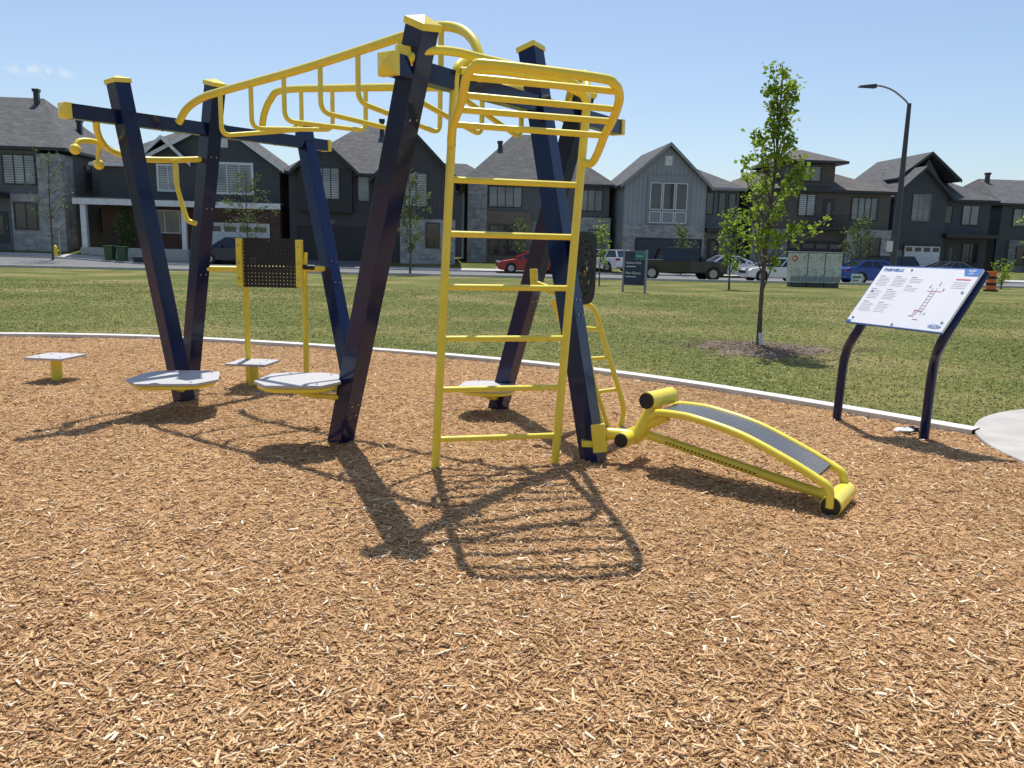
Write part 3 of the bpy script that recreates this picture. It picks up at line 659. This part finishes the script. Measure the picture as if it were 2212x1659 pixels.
# H3
h=House('charcoal house with black bump-out, twin gables and black garage',-16.6,57.8)
h.wall([(0.3,12.2,0,12,-.5,6.4,SD['char']),(1.1,4.8,-.7,0,3.6,6.7,SD['black']),(1.1,4.8,-.7,1,6.7,8.3,2.95,SD['char']),(6.4,12.2,-.5,0,3.3,6.2,SD['char']),(6.4,12.2,-.5,1.5,6.2,9.1,9.3,SD['char']),(8.2,12.2,-.55,0,-.5,3.3,ST1)])
h.hip(0.3,12.2,0,12,6.4,10.6,5.0,7.2); h.gable(1.1,4.8,-.7,5,6.7,8.35,oh=.5); h.gable(6.4,12.2,-.5,6,6.2,9.15); h.vent(6.6,4.6,10.0,.9); h.vent(9.6,8.0,9.2,.5)
h.win(2.2,4.55,1.7,2.1,-.7,3,1,gl=GLB); h.win(5.2,4.5,.75,1.95,0,1,1,gl=GLC); h.win(8.6,4.2,1.5,2.3,-.5,2,1,gl=GLB); h.win(10.1,1.3,.9,1.7,-.55,1,1,gl=GL); h.door(6.7,.5)
h.garage(.95,.1,4.95,2.4,0,SD['black'],False); text('house_number','223',.34,(3.0,-.03,2.85),(1,0,0),(0,0,1),TRG,h.e,True,.004,depth=.01)
h.box('porch_roof',TRD,(6.0,8.2,-1.3,-.01,3.1,3.35))
# H4
h=House('grey and tan stone house with wide dark hip roof',-4.2,62.6)
h.wall([(0.4,11.6,0,12,3.5,6.45,SD['mgrey']),(0.4,11.6,0.03,12,-.5,3.5,ST2),(0.4,1.9,-.4,0,-.5,6.4,ST1),(9.2,11.7,-.3,0,-.5,3.9,ST1),(1.9,5.4,-.2,0,3.3,4.2,SD['tan']),(1.9,5.4,-.15,0,-.5,3.3,SD['tan'])])
h.hip(.4,11.6,0,12,6.45,10.7,4.4,6.6,ry=5); h.vent(3.1,3.3,9.0,.9); h.vent(7.2,5.2,10.3,.6)
h.win(2.1,4.55,2.5,1.5,0,4,1,gl=GLC); h.win(6.4,4.55,1.6,1.5,0,2,1); h.win(9.3,4.45,1.7,1.55,0,3,1,gl=GLC); h.win(2.2,.9,2.7,2.2,-.15,4,2,gl=GL); h.garage(5.9,.1,3.2,2.4,.03,TRD,True); h.win(10,1.2,1.2,1.7,-.3,2,1)
# H5
h=House('light grey board and batten gable house with tall framed window',8.0,61.4)
h.wall([(0.2,6.6,0,12,3.4,6.5,SD['lgrey']),(0.2,6.6,0,2,6.5,9.25,3.5,SD['lgrey']),(0.2,6.6,-.1,11.9,-.5,3.4,ST1),(6.6,9.6,1.0,12,3.4,6.4,SD['mgrey']),(6.6,9.6,.9,11.9,-.5,3.4,ST2)])
h.gable(.2,6.6,0,8,6.5,9.35,3.5,trim=TRG); h.hip(3,9.6,1,12,6.4,9.0,4.6,5.8,trim=TRG); h.louver(3.5,8.2,0,WHT)
h.box('window_surround',TRG,(1.95,5.25,-.12,-.003,3.45,7.1)); 
for i in range(3): h.win(2.2+i*1.0,4.6,.8,1.9,-.12,1,1,fr=WHT,gl=GL,fw=.06); h.win(2.2+i*1.0,3.6,.8,.75,-.12,1,1,fr=WHT,gl=TRG,fw=.06)
h.garage(1.3,.1,5.0,2.2,-.1,SD['navy'],False,TRD)
for x_ in(7.0,8.0,8.8): h.win(x_,4.4,.5,1.6,1.0,1,1,fr=TRD,gl=GL)
h.box('porch_roof',TRD,(6.7,9.9,-.4,.88,3.0,3.3)); h.door(7.2,.4,.9); h.win(8.5,1.0,.8,1.9,.9,1,1); h.box('porch_column',TRD,(9.5,9.75,-.3,-.05,-.3,3.0))
# H6
h=House('taupe house with raised third-floor tower and small balcony',18.3,63.3)
h.wall([(0.2,11.6,0,12,-.5,6.5,SD['taupe']),(3.0,6.9,.3,6,6.5,8.7,SD['taupe']),(0.2,3.2,-.3,0,-.5,3.4,ST2),(8.0,11.7,-.4,0,-.5,3.5,ST1)])
h.hip(.2,11.6,0,12,6.5,9.0,4,7,mat=RF2); h.hip(3.0,6.9,.3,6,8.7,9.9,4.6,5.3,mat=RF2,oh=.7)
h.win(4.2,7.2,1.5,1.1,.3,2,1,gl=GLC); h.win(8.4,4.3,2.1,1.65,0,4,1,gl=GLC); h.door(6.0,3.7,0); h.win(1,4.5,1.6,1.5,0,2,1); h.win(4.0,4.5,1.3,1.6,0,2,1)
h.box('balcony',TRD,(4.9,8.0,-1.0,-.01,3.4,3.62),(4.9,8.0,-1.0,-.96,4.5,4.56),*[(4.9+.155*i,4.93+.155*i,-1.0,-.97,3.62,4.5) for i in range(20)]); h.garage(3.35,.2,4.5,2.2,0,SD['black'],True); h.win(9.2,1.2,1.6,1.6,-.4,2,1)
# H7
h=House('navy grey house with stacked gables and white garage door',31.8,69.2)
h.wall([(0,10.2,1,12,-.5,6.5,SD['navy']),(.6,5.4,0,1,-.5,6.7,SD['navy']),(.6,5.4,0,2,6.7,8.9,3.0,SD['navy']),(.6,5.4,-.05,0,-.3,2.0,ST2),(2.2,7.0,2.0,4,6.5,10.0,4.6,SD['navy'])])
h.gable(.6,5.4,0,4,6.7,8.95,3.0); h.gable(2.0,7.2,2,10,8.4,10.4,4.6); h.hip(0,10.2,1,12,6.5,9.6,3,6)
h.win(2.3,4.6,1.5,2.1,0,3,2,gl=GLC,fr=TRG); h.win(5.9,4.5,.7,1.4,1,1,1); h.win(7.6,4.4,1.5,1.6,1,2,1,gl=GLC); h.garage(1.9,.2,3.3,2.2,-.05,WHT,True,TRD); h.box('porch_roof',TRD,(5.3,10.5,-.6,1,3.2,3.5)); h.door(6.4,.5,1); h.win(8,1.1,1.4,1.6,1,2,1)
h.box('porch_column',TRD,(10.0,10.25,-.5,-.25,-.3,3.2))
# H8
h=House('dark grey house with hip roof at the end of the row',44.4,73.8)
h.wall([(0,12,0,12,-.5,6.5,SD['navy']),(1,5,-.2,0,-.5,3.2,ST2)]); h.hip(0,12,0,12,6.5,9.2,1.6,7); h.win(1.2,4.5,1.6,1.5,0,2); h.win(5,4.5,1.4,1.5,0,2); h.garage(5.6,.3,4.8,2.2); h.win(1.8,1,1.5,1.6,-.2,2); h.vent(1.8,5,9,.7)
# back house
h=House('grey house roof seen between two front houses',-11,82)
h.wall([(0,11,0,10,-.5,6.9,SD['mgrey'])]); h.hip(0,11,0,10,6.9,10.2,3,6); h.win(7.5,4.5,1.4,1.5,0,2)
def drive(xw0,xw1,ya,yb):
    m=M(); ny=8
    vs=[(x,ya+(yb-ya)*j/ny+.1*x,terr(x,ya+(yb-ya)*j/ny+.1*x)+.07) for j in range(ny+1) for x in(xw0,xw1)]
    m._a(vs,[(2*j,2*j+1,2*j+3,2*j+2) for j in range(ny)]); mark(m.build('driveway',ASPH),None,None,kind='structure')
for a,b,yb in((-22,-17.8,59.2),(-15.8,-10.7,59.3),(1.6,4.9,62.3),(9.2,14.4,60.2),(21.5,26.2,61.2),(33.6,37,65.5)): drive(a,b,54.8,yb)

# ------------------------------------------------------------------ vehicles
def paint(name,c): return simple(name,c,.3,.2,.8,.04,2)
PA={'black':paint('car_black',(.012,.012,.014)),'red':paint('car_red',(.36,.015,.018)),'white':paint('car_white',(.76,.77,.78)),'blue':paint('car_blue',(.01,.07,.36)),'navy':paint('car_dark_blue',(.012,.02,.045)),'grey':paint('car_grey',(.12,.12,.13))}
RUB=simple('tyre_rubber',(.015,.015,.015),.8); RIM=simple('alloy_rim',(.35,.35,.36),.3,.8); LMP=simple('lamp_clear',(.6,.6,.6),.15); TL=simple('tail_red',(.35,.01,.01),.2)
CG=simple('car_glass',(.012,.015,.018),.05,0,.8)
def car(kind,x,y,rot,col,label,L=4.6,H=1.48,W=1.82):
    z=terr(x,y)+.035
    nm={'pickup':'pickup_truck','suv':'parked_suv'}.get(kind,'parked_car')
    e=thing(nm,label,'truck' if kind=='pickup' else 'car',(x,y,z),rot,'vehicles parked along the street')
    h=L/2; w=W/2
    if kind=='sedan': prof=[(-h,.35),(-h,.62*H),(-h+.15,.70*H),(-h+.8,.70*H),(h-1.25,.66*H),(h-.35,.56*H),(h,.45*H),(h,.28),(h-.3,.2),(-h+.3,.2)]; g0=[(-h+.55,.68*H),(h-1.15,.65*H)]; g1=[(-h+1.25,H),(h-2.15,H)]
    elif kind=='pickup': prof=[(-h,.55),(-h,.62*H),(h-1.6,.62*H),(h-1.3,.62*H),(h-.15,.56*H),(h,.5*H),(h,.42),(h-.3,.38),(-h+.3,.42)]; g0=[(-h+1.85,.615*H),(h-1.4,.615*H)]; g1=[(-h+2.05,H),(h-2.25,H)]
    else: prof=[(-h,.4),(-h,.66*H),(h-1.15,.62*H),(h-.25,.54*H),(h,.45*H),(h,.3),(h-.3,.22),(-h+.3,.22)]; g0=[(-h+.05,.65*H),(h-1.05,.61*H)]; g1=[(-h+.4,H-.02),(h-1.95,H)]
    m=M(); m.prism([(a,-w,b) for a,b in prof],[(a,w,b) for a,b in prof]); m.build('body',PA[col],e,local=True,bevel=.07)
    wi=w-.24
    m=M(); a0,a1=g0; b0,b1=g1
    m._a([(a0[0],-w+.04,a0[1]),(a1[0],-w+.04,a1[1]),(a1[0],w-.04,a1[1]),(a0[0],w-.04,a0[1]),(b0[0],-wi,b0[1]-.04),(b1[0],-wi,b1[1]-.04),(b1[0],wi,b1[1]-.04),(b0[0],wi,b0[1]-.04)],[(0,3,2,1),(4,5,6,7),(0,1,5,4),(1,2,6,5),(2,3,7,6),(3,0,4,7)])
    m.build('cabin_glass',CG,e,local=True)
    m=M(); m.box(b0[0]-.04,b1[0]+.05,-wi-.02,wi+.02,H-.075,H)
    for s_ in(-1,1):
        for t in(0,.36,.68,1) if kind!='pickup' else (0,.45,1):
            lo=V((a0[0]+(a1[0]-a0[0])*t,s_*(w-.03),a0[1])); hi=V((b0[0]+(b1[0]-b0[0])*t,s_*(wi+.01),H-.05)); m.beam(lo,hi,.07 if 0<t<1 else .12,.03,(1,0,0))
    m.build('roof_panel',PA[col],e,local=True,bevel=.015)
    wr=.40 if kind=='pickup' else .33
    for wx in(-h+.95 if kind!='pickup' else -h+1.15,h-.9):
        for s_ in(-1,1):
            k=M().tube([(wx,s_*(w-.2),wr),(wx,s_*(w+.012),wr)],wr,20).build('wheel',RUB,e,local=True)
            q=M().tube([(wx,s_*(w-.02),wr),(wx,s_*(w+.024),wr)],wr*.62,14).build('rim',RIM,e,local=True); q.parent=k
            q=M().tube([(wx,s_*(w-.1),wr+.02),(wx,s_*(w+.004),wr+.02)],wr+.06,20).build('wheel_arch',BLK,e,local=True)
    for s_ in(-1,1):
        M().box(h-.22,h+.012,s_*(w-.3)-.17,s_*(w-.3)+.17,.47*H,.54*H).build('headlight',LMP,e,local=True,bevel=.01)
        M().box(-h-.012,-h+.2,s_*(w-.14)-.14,s_*(w-.14)+.15,.52*H,.62*H).build('tail_light',TL,e,local=True,bevel=.01)
        M().box(h-1.75,h-1.6,s_*(w+.1)-.09,s_*(w+.1)+.09,.66*H,.74*H).build('side_mirror',PA[col],e,local=True,bevel=.02)
    M().box(h-.05,h+.02,-.5,.5,.33*H,.45*H).build('grille',BLK,e,local=True)
car('pickup',9.85,48.7,.1,'black','black pickup truck parked at the kerb by the park',5.85,1.93,2.0)
car('sedan',1.15,54.0,math.pi+.1,'red','red sedan parked across the street',4.8,1.46)
car('suv',6.4,57.6,math.pi/2+.7,'white','white suv parked on a driveway',4.4,1.55)
car('suv',-19.2,54.6,.1+math.pi,'navy','dark blue suv parked before the charcoal house',4.7,1.80)
car('suv',16.2,49.4,math.pi+.1,'white','white hatchback parked beside the community mailboxes',4.3,1.47)
car('sedan',22.6,50.0,.1,'blue','bright blue sedan parked at the kerb',4.6,1.45)
car('sedan',15.3,55.9,.1,'white','white sedan parked across the street behind the pickup',4.5,1.5)
car('suv',26.4,57.4,math.pi+.1,'black','black suv parked across the street near the white garage',4.7,1.75)
car('sedan',31.2,57.9,math.pi+.1,'grey','grey sedan parked across the street',4.3,1.45)

# ------------------------------------------------------------------ street furniture
z=terr(19.9,42); e=thing('street_lamp','tall dark steel street lamp with curved arm','street lamp',(19.9,42,z))
M().tube([(0,0,-.1),(0,0,4),(-.02,0,9.35)],[.17,.15,.10],16).build('pole',DGREY,e,local=True)
M().tube(smooth_path([(0,0,9.2),(-.25,0,9.5),(-.9,0,9.95),(-1.55,0,10.16),(-1.9,0,10.15)],6),.045,10).build('arm',STEEL,e,local=True)
m=M().prism([(-2.7,-.12,10.07),(-1.8,-.16,10.05),(-1.8,.16,10.05),(-2.7,.12,10.07)],[(-2.65,-.08,10.16),(-1.8,-.1,10.26),(-1.8,.1,10.26),(-2.65,.08,10.16)]); m.build('lamp_head',DGREY,e,local=True,bevel=.02)
M().box(-.52,-.2,-.2,-.18,1.9,2.45).build('notice_plate',WHT,e,local=True); M().box(-.28,.28,-.28,.28,-.1,1.0).build('utility_box',DGREY,e,local=True,bevel=.02)
def mailgfx():
    m,nt,bs=nmat('mailbox_print'); bs.inputs['Roughness'].default_value=.4
    tc=nt.nodes.new('ShaderNodeTexCoord'); v=node(nt,'ShaderNodeTexNoise',Scale=3.0,Detail=5.0,Distortion=1.5); nt.links.new(tc.outputs['Object'],v.inputs['Vector'])
    nt.links.new(ramp(nt,v.outputs[0],[(.35,(.30,.36,.29)),(.47,(.48,.52,.45)),(.58,(.66,.67,.61)),(.70,(.48,.26,.22))]),bs.inputs['Base Color']); return m
MG=mailgfx()
for i in range(3):
    x=14.2+.86*i; y=40.1; z=terr(x,y); e=thing('community_mailbox','green and cream patterned community mailbox cabinet on a low base' ,'mailbox',(x,y,z),0,'row of community mailbox cabinets')
    M().box(-.41,.41,-.3,.3,.22,1.70).build('cabinet',MG,e,local=True,bevel=.02); M().box(-.43,.43,-.33,.33,1.70,1.76).build('lid',TRG,e,local=True,bevel=.02); M().box(-.35,.35,-.25,.25,-.15,.22).build('base',DGREY,e,local=True)
    for a in range(3): M().box(-.38+.26*a,-.15+.26*a,-.308,-.302,.30,.55).build('compartment_door',TRG,e,local=True)
    if i==0:
        m=M(); q=[(.15*math.cos(t*.3)-.24,.15*math.sin(t*.3)+1.42) for t in range(21)]; m.prism([(a,-.306,b) for a,b in q],[(a,-.301,b) for a,b in q]); m.build('round_emblem',RED,e,local=True)
        m=M().prism([(-.31,-.311,1.34),(-.16,-.311,1.42),(-.31,-.311,1.50)],[(-.31,-.307,1.34),(-.16,-.307,1.42),(-.31,-.307,1.50)]); m.build('emblem_arrow',WHT,e,local=True)
e=thing('lawn_sign','small white real estate lawn sign on wire legs','sign',(17.3,40.2,terr(17.3,40.2)))
M().box(-.28,.28,-.01,.01,.25,.72).build('sign_board',WHT,e,local=True)
for a in(-.2,.2): M().tube([(a,0,-.1),(a,0,.26)],.008,6).build('leg',STEEL,e,local=True)
M().box(-.22,.22,-.016,-.012,.50,.60).build('print_block',TEAL,e,local=True); M().box(-.22,.1,-.016,-.012,.34,.42).build('print_block',INKD,e,local=True)
xp,yp=4.42,29.3; z=terr(xp,yp); e=thing('park_sign','navy and teal park name sign on two grey posts in grass','sign',(xp,yp,z),-.35); e.scale=(.9,.9,.93)
m=M().box(-.42,.42,-.04,.04,.28,1.62); BD=m.build('sign_board',NAVY,e,local=True,bevel=.01)
q=M().box(.0,.425,-.046,-.041,1.28,1.60).build('teal_band',TEAL,e,local=True); q.parent=BD
for a in(-.46,.46): M().box(a-.04,a+.04,-.05,.05,-.2,1.66).build('post',TRG,e,local=True,bevel=.006)
for s_,zz,sz in(('Canoe Park',1.12,.13),('Parc Canoe',.72,.13)):
    q=text('lettering',s_,sz,(-.36,-.046,zz),(1,0,0),(0,0,1),WHT,e,True,.002); q.parent=BD
q=text('lettering','Ottawa',.09,(.05,-.05,1.40),(1,0,0),(0,0,1),WHT,e,True,.001); q.parent=BD
for zz in(1.0,.6): q=M().box(-.36,.05,-.046,-.042,zz,zz+.03).build('print_block',WHT,e,local=True); q.parent=BD
x,y=24.0,40; e=thing('traffic_barrel','orange and black striped construction traffic barrel on grass','traffic barrel',(x,y,terr(x,y)))
M().tube([(0,0,.08),(0,0,1.0)],[.24,.19],20).build('drum',ORG,e,local=True)
for zz in(.3,.62): M().tube([(0,0,zz),(0,0,zz+.13)],[.241,.228] if zz<.5 else [.225,.213],20,0,False).build('stripe',BLK,e,local=True)
M().tube([(0,0,-.02),(0,0,.09)],.32,20).build('base',BLK,e,local=True)
x,y=-30.2,52.3; e=thing('fire_hydrant','yellow fire hydrant on the lawn','fire hydrant',(x,y,terr(x,y)))
m=M().tube([(0,0,-.05),(0,0,.06)],.2,16).tube([(0,0,.06),(0,0,.62)],.13,16).tube([(0,0,.62),(0,0,.66)],.17,16); m.ball((0,0,.66),.14,0); m.tube([(0,0,.78),(0,0,.86)],.04,8); m.build('barrel',YEL,e,local=True)
M().tube([(-.24,0,.45),(.24,0,.45)],.07,12).tube([(0,0,.42),(0,-.22,.42)],.09,12).build('nozzle',YEL,e,local=True)
M().tube([(.25,.1,0),(.27,.1,2.1)],.02,6).build('marker_rod',YEL,e,local=True)
for i,(x,c,l) in enumerate(((-26.7,'g','green wheeled bin standing near the driveway'),(-25.9,'g','green wheeled bin standing near the driveway'),(-24.6,'k','low black recycling box near the green bins'))):
    y=52.5; e=thing('waste_bin' if c=='g' else 'recycling_box',l,'bin',(x,y,terr(x,y)),.1*i)
    mt=simple('bin_green_%d'%i,(.03,.08,.03) if c=='g' else (.02,.02,.025),.5)
    hh=1.0 if c=='g' else .5; ww=.28 if c=='g' else .55
    m=M(); m.prism([(-ww*.8,-.25,.05),(ww*.8,-.25,.05),(ww*.8,.25,.05),(-ww*.8,.25,.05)],[(-ww,-.32,hh),(ww,-.32,hh),(ww,.32,hh),(-ww,.32,hh)]); m.build('tub',mt,e,local=True,bevel=.02)
    if c=='g':
        M().box(-ww-.02,ww+.02,-.36,.34,hh,hh+.07).build('lid',mt,e,local=True,bevel=.02)
        for s_ in(-1,1): M().tube([(s_*(ww-.06),.28,.1),(s_*(ww),.28,.1)],.1,12).build('wheel',RUB,e,local=True)

# ------------------------------------------------------------------ trees
def tree(x,y,H,env,nl,ls,leafmat,label,tr=.03,z0=.25,nb=26,lean=(0,0),group='young street trees',guard=False,clump=.25):
    zg=terr(x,y); e=thing('young_tree',label,'tree',(x,y,zg),0,group)
    trunk=lambda t:V((lean[0]*t+.006*H*math.sin(t*5+x),lean[1]*t+.006*H*math.sin(t*7),H*.97*t))
    m=M(); m.tube([trunk(t/14)-V((0,0,.05 if t==0 else 0)) for t in range(15)],[tr*(1.25-.35*min(1,t/2))*(1-.85*(t/14)**1.2)+.003 for t in range(15)],10)
    brs=[]
    for i in range(nb):
        t=z0+(.97-z0)*((i+random.random()*.6)/nb); r=env(t)*(.55+.6*random.random()); a=i*2.4+random.random()*.8
        p0=trunk(max(.02,t-.10-.08*random.random())); p2=trunk(t)+V((math.cos(a)*r,math.sin(a)*r,.05*H*random.random())); p1=lerp(p0,p2,.5)+V((0,0,-.04*r+.02*H*random.random()))
        pts=smooth_path([p0,p1,p2],4); n=len(pts); m.tube(pts,[tr*.38*(1-.8*k/n)*(1-.6*t)+.002 for k in range(n)],6,0,False); brs.append((pts,t))
        for _ in range(2):
            k=random.randint(n//2,n-1); q=pts[k]; d=V((random.gauss(0,1),random.gauss(0,1),random.gauss(.4,.6))).normalized()*r*.35; tw=[q,q+d*.5+V((0,0,.02)),q+d]; m.tube(tw,[tr*.1+.001]*3,5,0,False); brs.append((smooth_path(tw,3),t))
    tk=m.build('trunk',BARK,e,local=True)
    C=[];TT=[]
    per=nl//len(brs)
    for pts,t in brs:
        cl=random.random(); wgt=.15+1.7*random.random()**1.4
        for _ in range(int(per*wgt)):
            p=pts[min(len(pts)-1,int(len(pts)*(clump+(1-clump)*random.random())))]; j=ls*1.2
            C.append((p.x+random.gauss(0,j),p.y+random.gauss(0,j),p.z+random.gauss(-.3*ls,j))); TT.append(min(1,max(0,.3+.4*cl+random.gauss(0,.18))))
    C=np.array(C);n=len(C)
    def rv(): 
        q=rng.normal(size=(n,3)); return q/np.linalg.norm(q,axis=1)[:,None]
    a=rv();a[:,2]*=.6; b=np.cross(a,rv()); b/=np.linalg.norm(b,axis=1)[:,None]; s=(ls*(.6+.7*rng.random(n)))[:,None]
    nrm=np.cross(a,b)
    Vt=np.stack([C-a*s,C-a*s*.1+b*s*.62+nrm*s*.15,C+a*s,C-a*s*.1-b*s*.62+nrm*s*.15],1).reshape(-1,3)
    o=fastmesh('crown',Vt,np.arange(4*n).reshape(-1,4),leafmat,np.array(TT)); o.parent=e
    if guard:
        g=M(); g.tube([(0,0,.03),(0,0,.26)],.046,12)
        for k in range(5): g.tube([(0,0,.04+.045*k),(0,0,.055+.045*k)],.049,12)
        g.build('trunk_guard',WHT,e,local=True)
def envm(t):
    if t<.46: return .76*max(.25,(t-.30)/.16)
    if t<.60: return .76-1.1*(t-.46)
    if t<.75: return .60-2.1*(t-.60)
    return .27-.7*(t-.75)
tree(3.64,11.55,4.12,envm,2500,.043,LEAF,'slender young maple tree with bright green leaves in mulch ring',.036,.38,36,(.0,0),guard=True,clump=.45)
el=lambda R:(lambda t:R*math.sin(math.pi*min(1,max(.08,(t-.2)/.85)))+.05*R)
tree(-29.4,50.5,7.3,el(1.5),600,.08,LEAFD,'thin sparse young tree before the grey house',.06,.35,26,(.3,0))
tree(-27,55.2,3.4,el(.7),1500,.10,LEAFD,'small dense young tree beside the porch',.05,.15,20)
tree(-16.9,50.5,6.3,el(1.7),1200,.085,LEAFD,'sparse young tree before the white garage',.06,.35,28)
tree(-6.1,46.2,6.3,el(1.2),1200,.085,LEAFD,'sparse young tree beside the road',.06,.3,28)
tree(.4,57.5,3.8,el(.7),500,.08,LEAFD,'small young tree before the tan stone house',.04,.3,16)
tree(3.75,35,3.1,el(.5),380,.07,LEAF,'small bright green sapling beside the park sign',.03,.4,12)
tree(9.2,34,3.5,el(.65),1000,.075,LEAF,'small bright green tree standing on the lawn',.04,.3,20)
tree(22.4,52.5,4.5,el(1.0),1000,.10,LEAFD,'small young tree before the taupe house',.05,.3,22)
tree(29.3,44.5,5.2,el(1.2),1200,.10,LEAF,'young green tree at the lawn edge',.05,.3,22)
tree(11.9,57.0,3.6,el(.8),800,.10,LEAFD,'small young tree before the light grey house',.04,.3,18)
tree(28.5,46.5,1.9,el(.6),400,.08,LEAF,'low leafy sapling at the lawn edge',.03,.2,12)
# mulch ring of the near tree
m=M(); K=40; cx,cy=3.66,11.6
rings=[(0,.06),(.4,.055),(.75,.03),(.95,-.02)]; vs=[];
for rr,zz in rings:
    for k in range(K):
        t=2*math.pi*k/K; w=1+.2*math.sin(3*t+1)+.12*math.sin(7*t)+.06*math.sin(13*t); vs.append((cx+rr*w*math.cos(t)*1.0,cy+rr*w*math.sin(t)*.85,zz+.012*random.random()))
m._a(vs,[(i*K+k,i*K+(k+1)%K,(i+1)*K+(k+1)%K,(i+1)*K+k) for i in range(3) for k in range(K)],0,True)
RM=simple('ring_mulch',(.19,.14,.10),.95,0,0,.5,30,.8)
mark(m.build('mulch_ring',RM),None,None,kind='structure')
def reg(N):
    r=np.abs(rng.normal(0,.62,N)); t=rng.random(N)*6.28; r=r*(1+.2*np.sin(3*t+1)+.12*np.sin(7*t)); return cx+r*np.cos(t),cy+r*np.sin(t)*.85
RC=tinted('ring_chip',[(0,(.10,.07,.05)),(.5,(.28,.21,.15)),(1,(.52,.43,.32))])
o=chips('tree_mulch_chips',8000,0,1,1,.02,.12,reg,lambda x,y: np.interp(np.hypot(x-cx,(y-cy)/.85),[0,.4,.75,.95,2],[.065,.06,.045,.018,.012]),RC); mark(o,None,None,kind='stuff')

# ------------------------------------------------------------------ light and sky
sd=V((.03,-.385,-.92)).normalized()
L=bpy.data.lights.new('sun','SUN'); L.energy=5.0; L.angle=math.radians(.5); L.color=(1,.965,.90)
lo=bpy.data.objects.new('sun',L); COL.objects.link(lo); lo.rotation_euler=sd.to_track_quat('-Z','Y').to_euler(); lo.location=(0,20,30)
w=bpy.data.worlds.new('World'); SC.world=w; w.use_nodes=True; nt=w.node_tree; bg=nt.nodes['Background']
sk=nt.nodes.new('ShaderNodeTexSky'); sk.sky_type='NISHITA'; sk.sun_disc=False; sk.sun_elevation=math.radians(67); sk.sun_rotation=math.radians(-4); sk.altitude=80; sk.air_density=1.0; sk.dust_density=1.2; sk.ozone_density=2.2
tc=nt.nodes.new('ShaderNodeTexCoord'); s1=nt.nodes.new('ShaderNodeVectorMath'); s1.operation='SUBTRACT'; s1.inputs[1].default_value=(-.494,.854,.1675); nt.links.new(tc.outputs['Generated'],s1.inputs[0])
s2=nt.nodes.new('ShaderNodeVectorMath'); s2.operation='MULTIPLY'; s2.inputs[1].default_value=(28,28,120); nt.links.new(s1.outputs[0],s2.inputs[0])
s3=nt.nodes.new('ShaderNodeVectorMath'); s3.operation='LENGTH'; nt.links.new(s2.outputs[0],s3.inputs[0])
nz=node(nt,'ShaderNodeTexNoise',Scale=70.0,Detail=5.0); nt.links.new(tc.outputs['Generated'],nz.inputs['Vector'])
msk=math_(nt,'MULTIPLY',math_(nt,'MAXIMUM',math_(nt,'SUBTRACT',1.0,s3.outputs['Value']),0.0),math_(nt,'MULTIPLY',math_(nt,'MAXIMUM',math_(nt,'SUBTRACT',nz.outputs[0],.42),0.0),4.0))
n=nt.nodes.new('ShaderNodeMix'); n.data_type='RGBA'; nt.links.new(math_(nt,'MINIMUM',msk,.4),n.inputs[0]); nt.links.new(sk.outputs[0],n.inputs[6]); n.inputs[7].default_value=(6.5,6.7,6.9,1)
nt.links.new(n.outputs[2],bg.inputs['Color']); bg.inputs['Strength'].default_value=.14

# ------------------------------------------------------------------ camera
p=math.radians(9.81); r=math.radians(1.4)
F=V((0,math.cos(p),-math.sin(p))); U0=V((0,math.sin(p),math.cos(p))); R0=V((1,0,0))
Rt=R0*math.cos(r)+U0*math.sin(r); Up=U0*math.cos(r)-R0*math.sin(r)
cam=bpy.data.cameras.new('camera'); co=bpy.data.objects.new('camera',cam); COL.objects.link(co)
co.matrix_world=Matrix(((Rt.x,Up.x,-F.x,0),(Rt.y,Up.y,-F.y,0),(Rt.z,Up.z,-F.z,1.4),(0,0,0,1)))
cam.sensor_width=36; cam.lens=36*1700/2212; cam.clip_end=6000; cam.clip_start=.05
SC.camera=co
SC.view_settings.view_transform='Standard'; SC.view_settings.look='None'; SC.view_settings.exposure=0
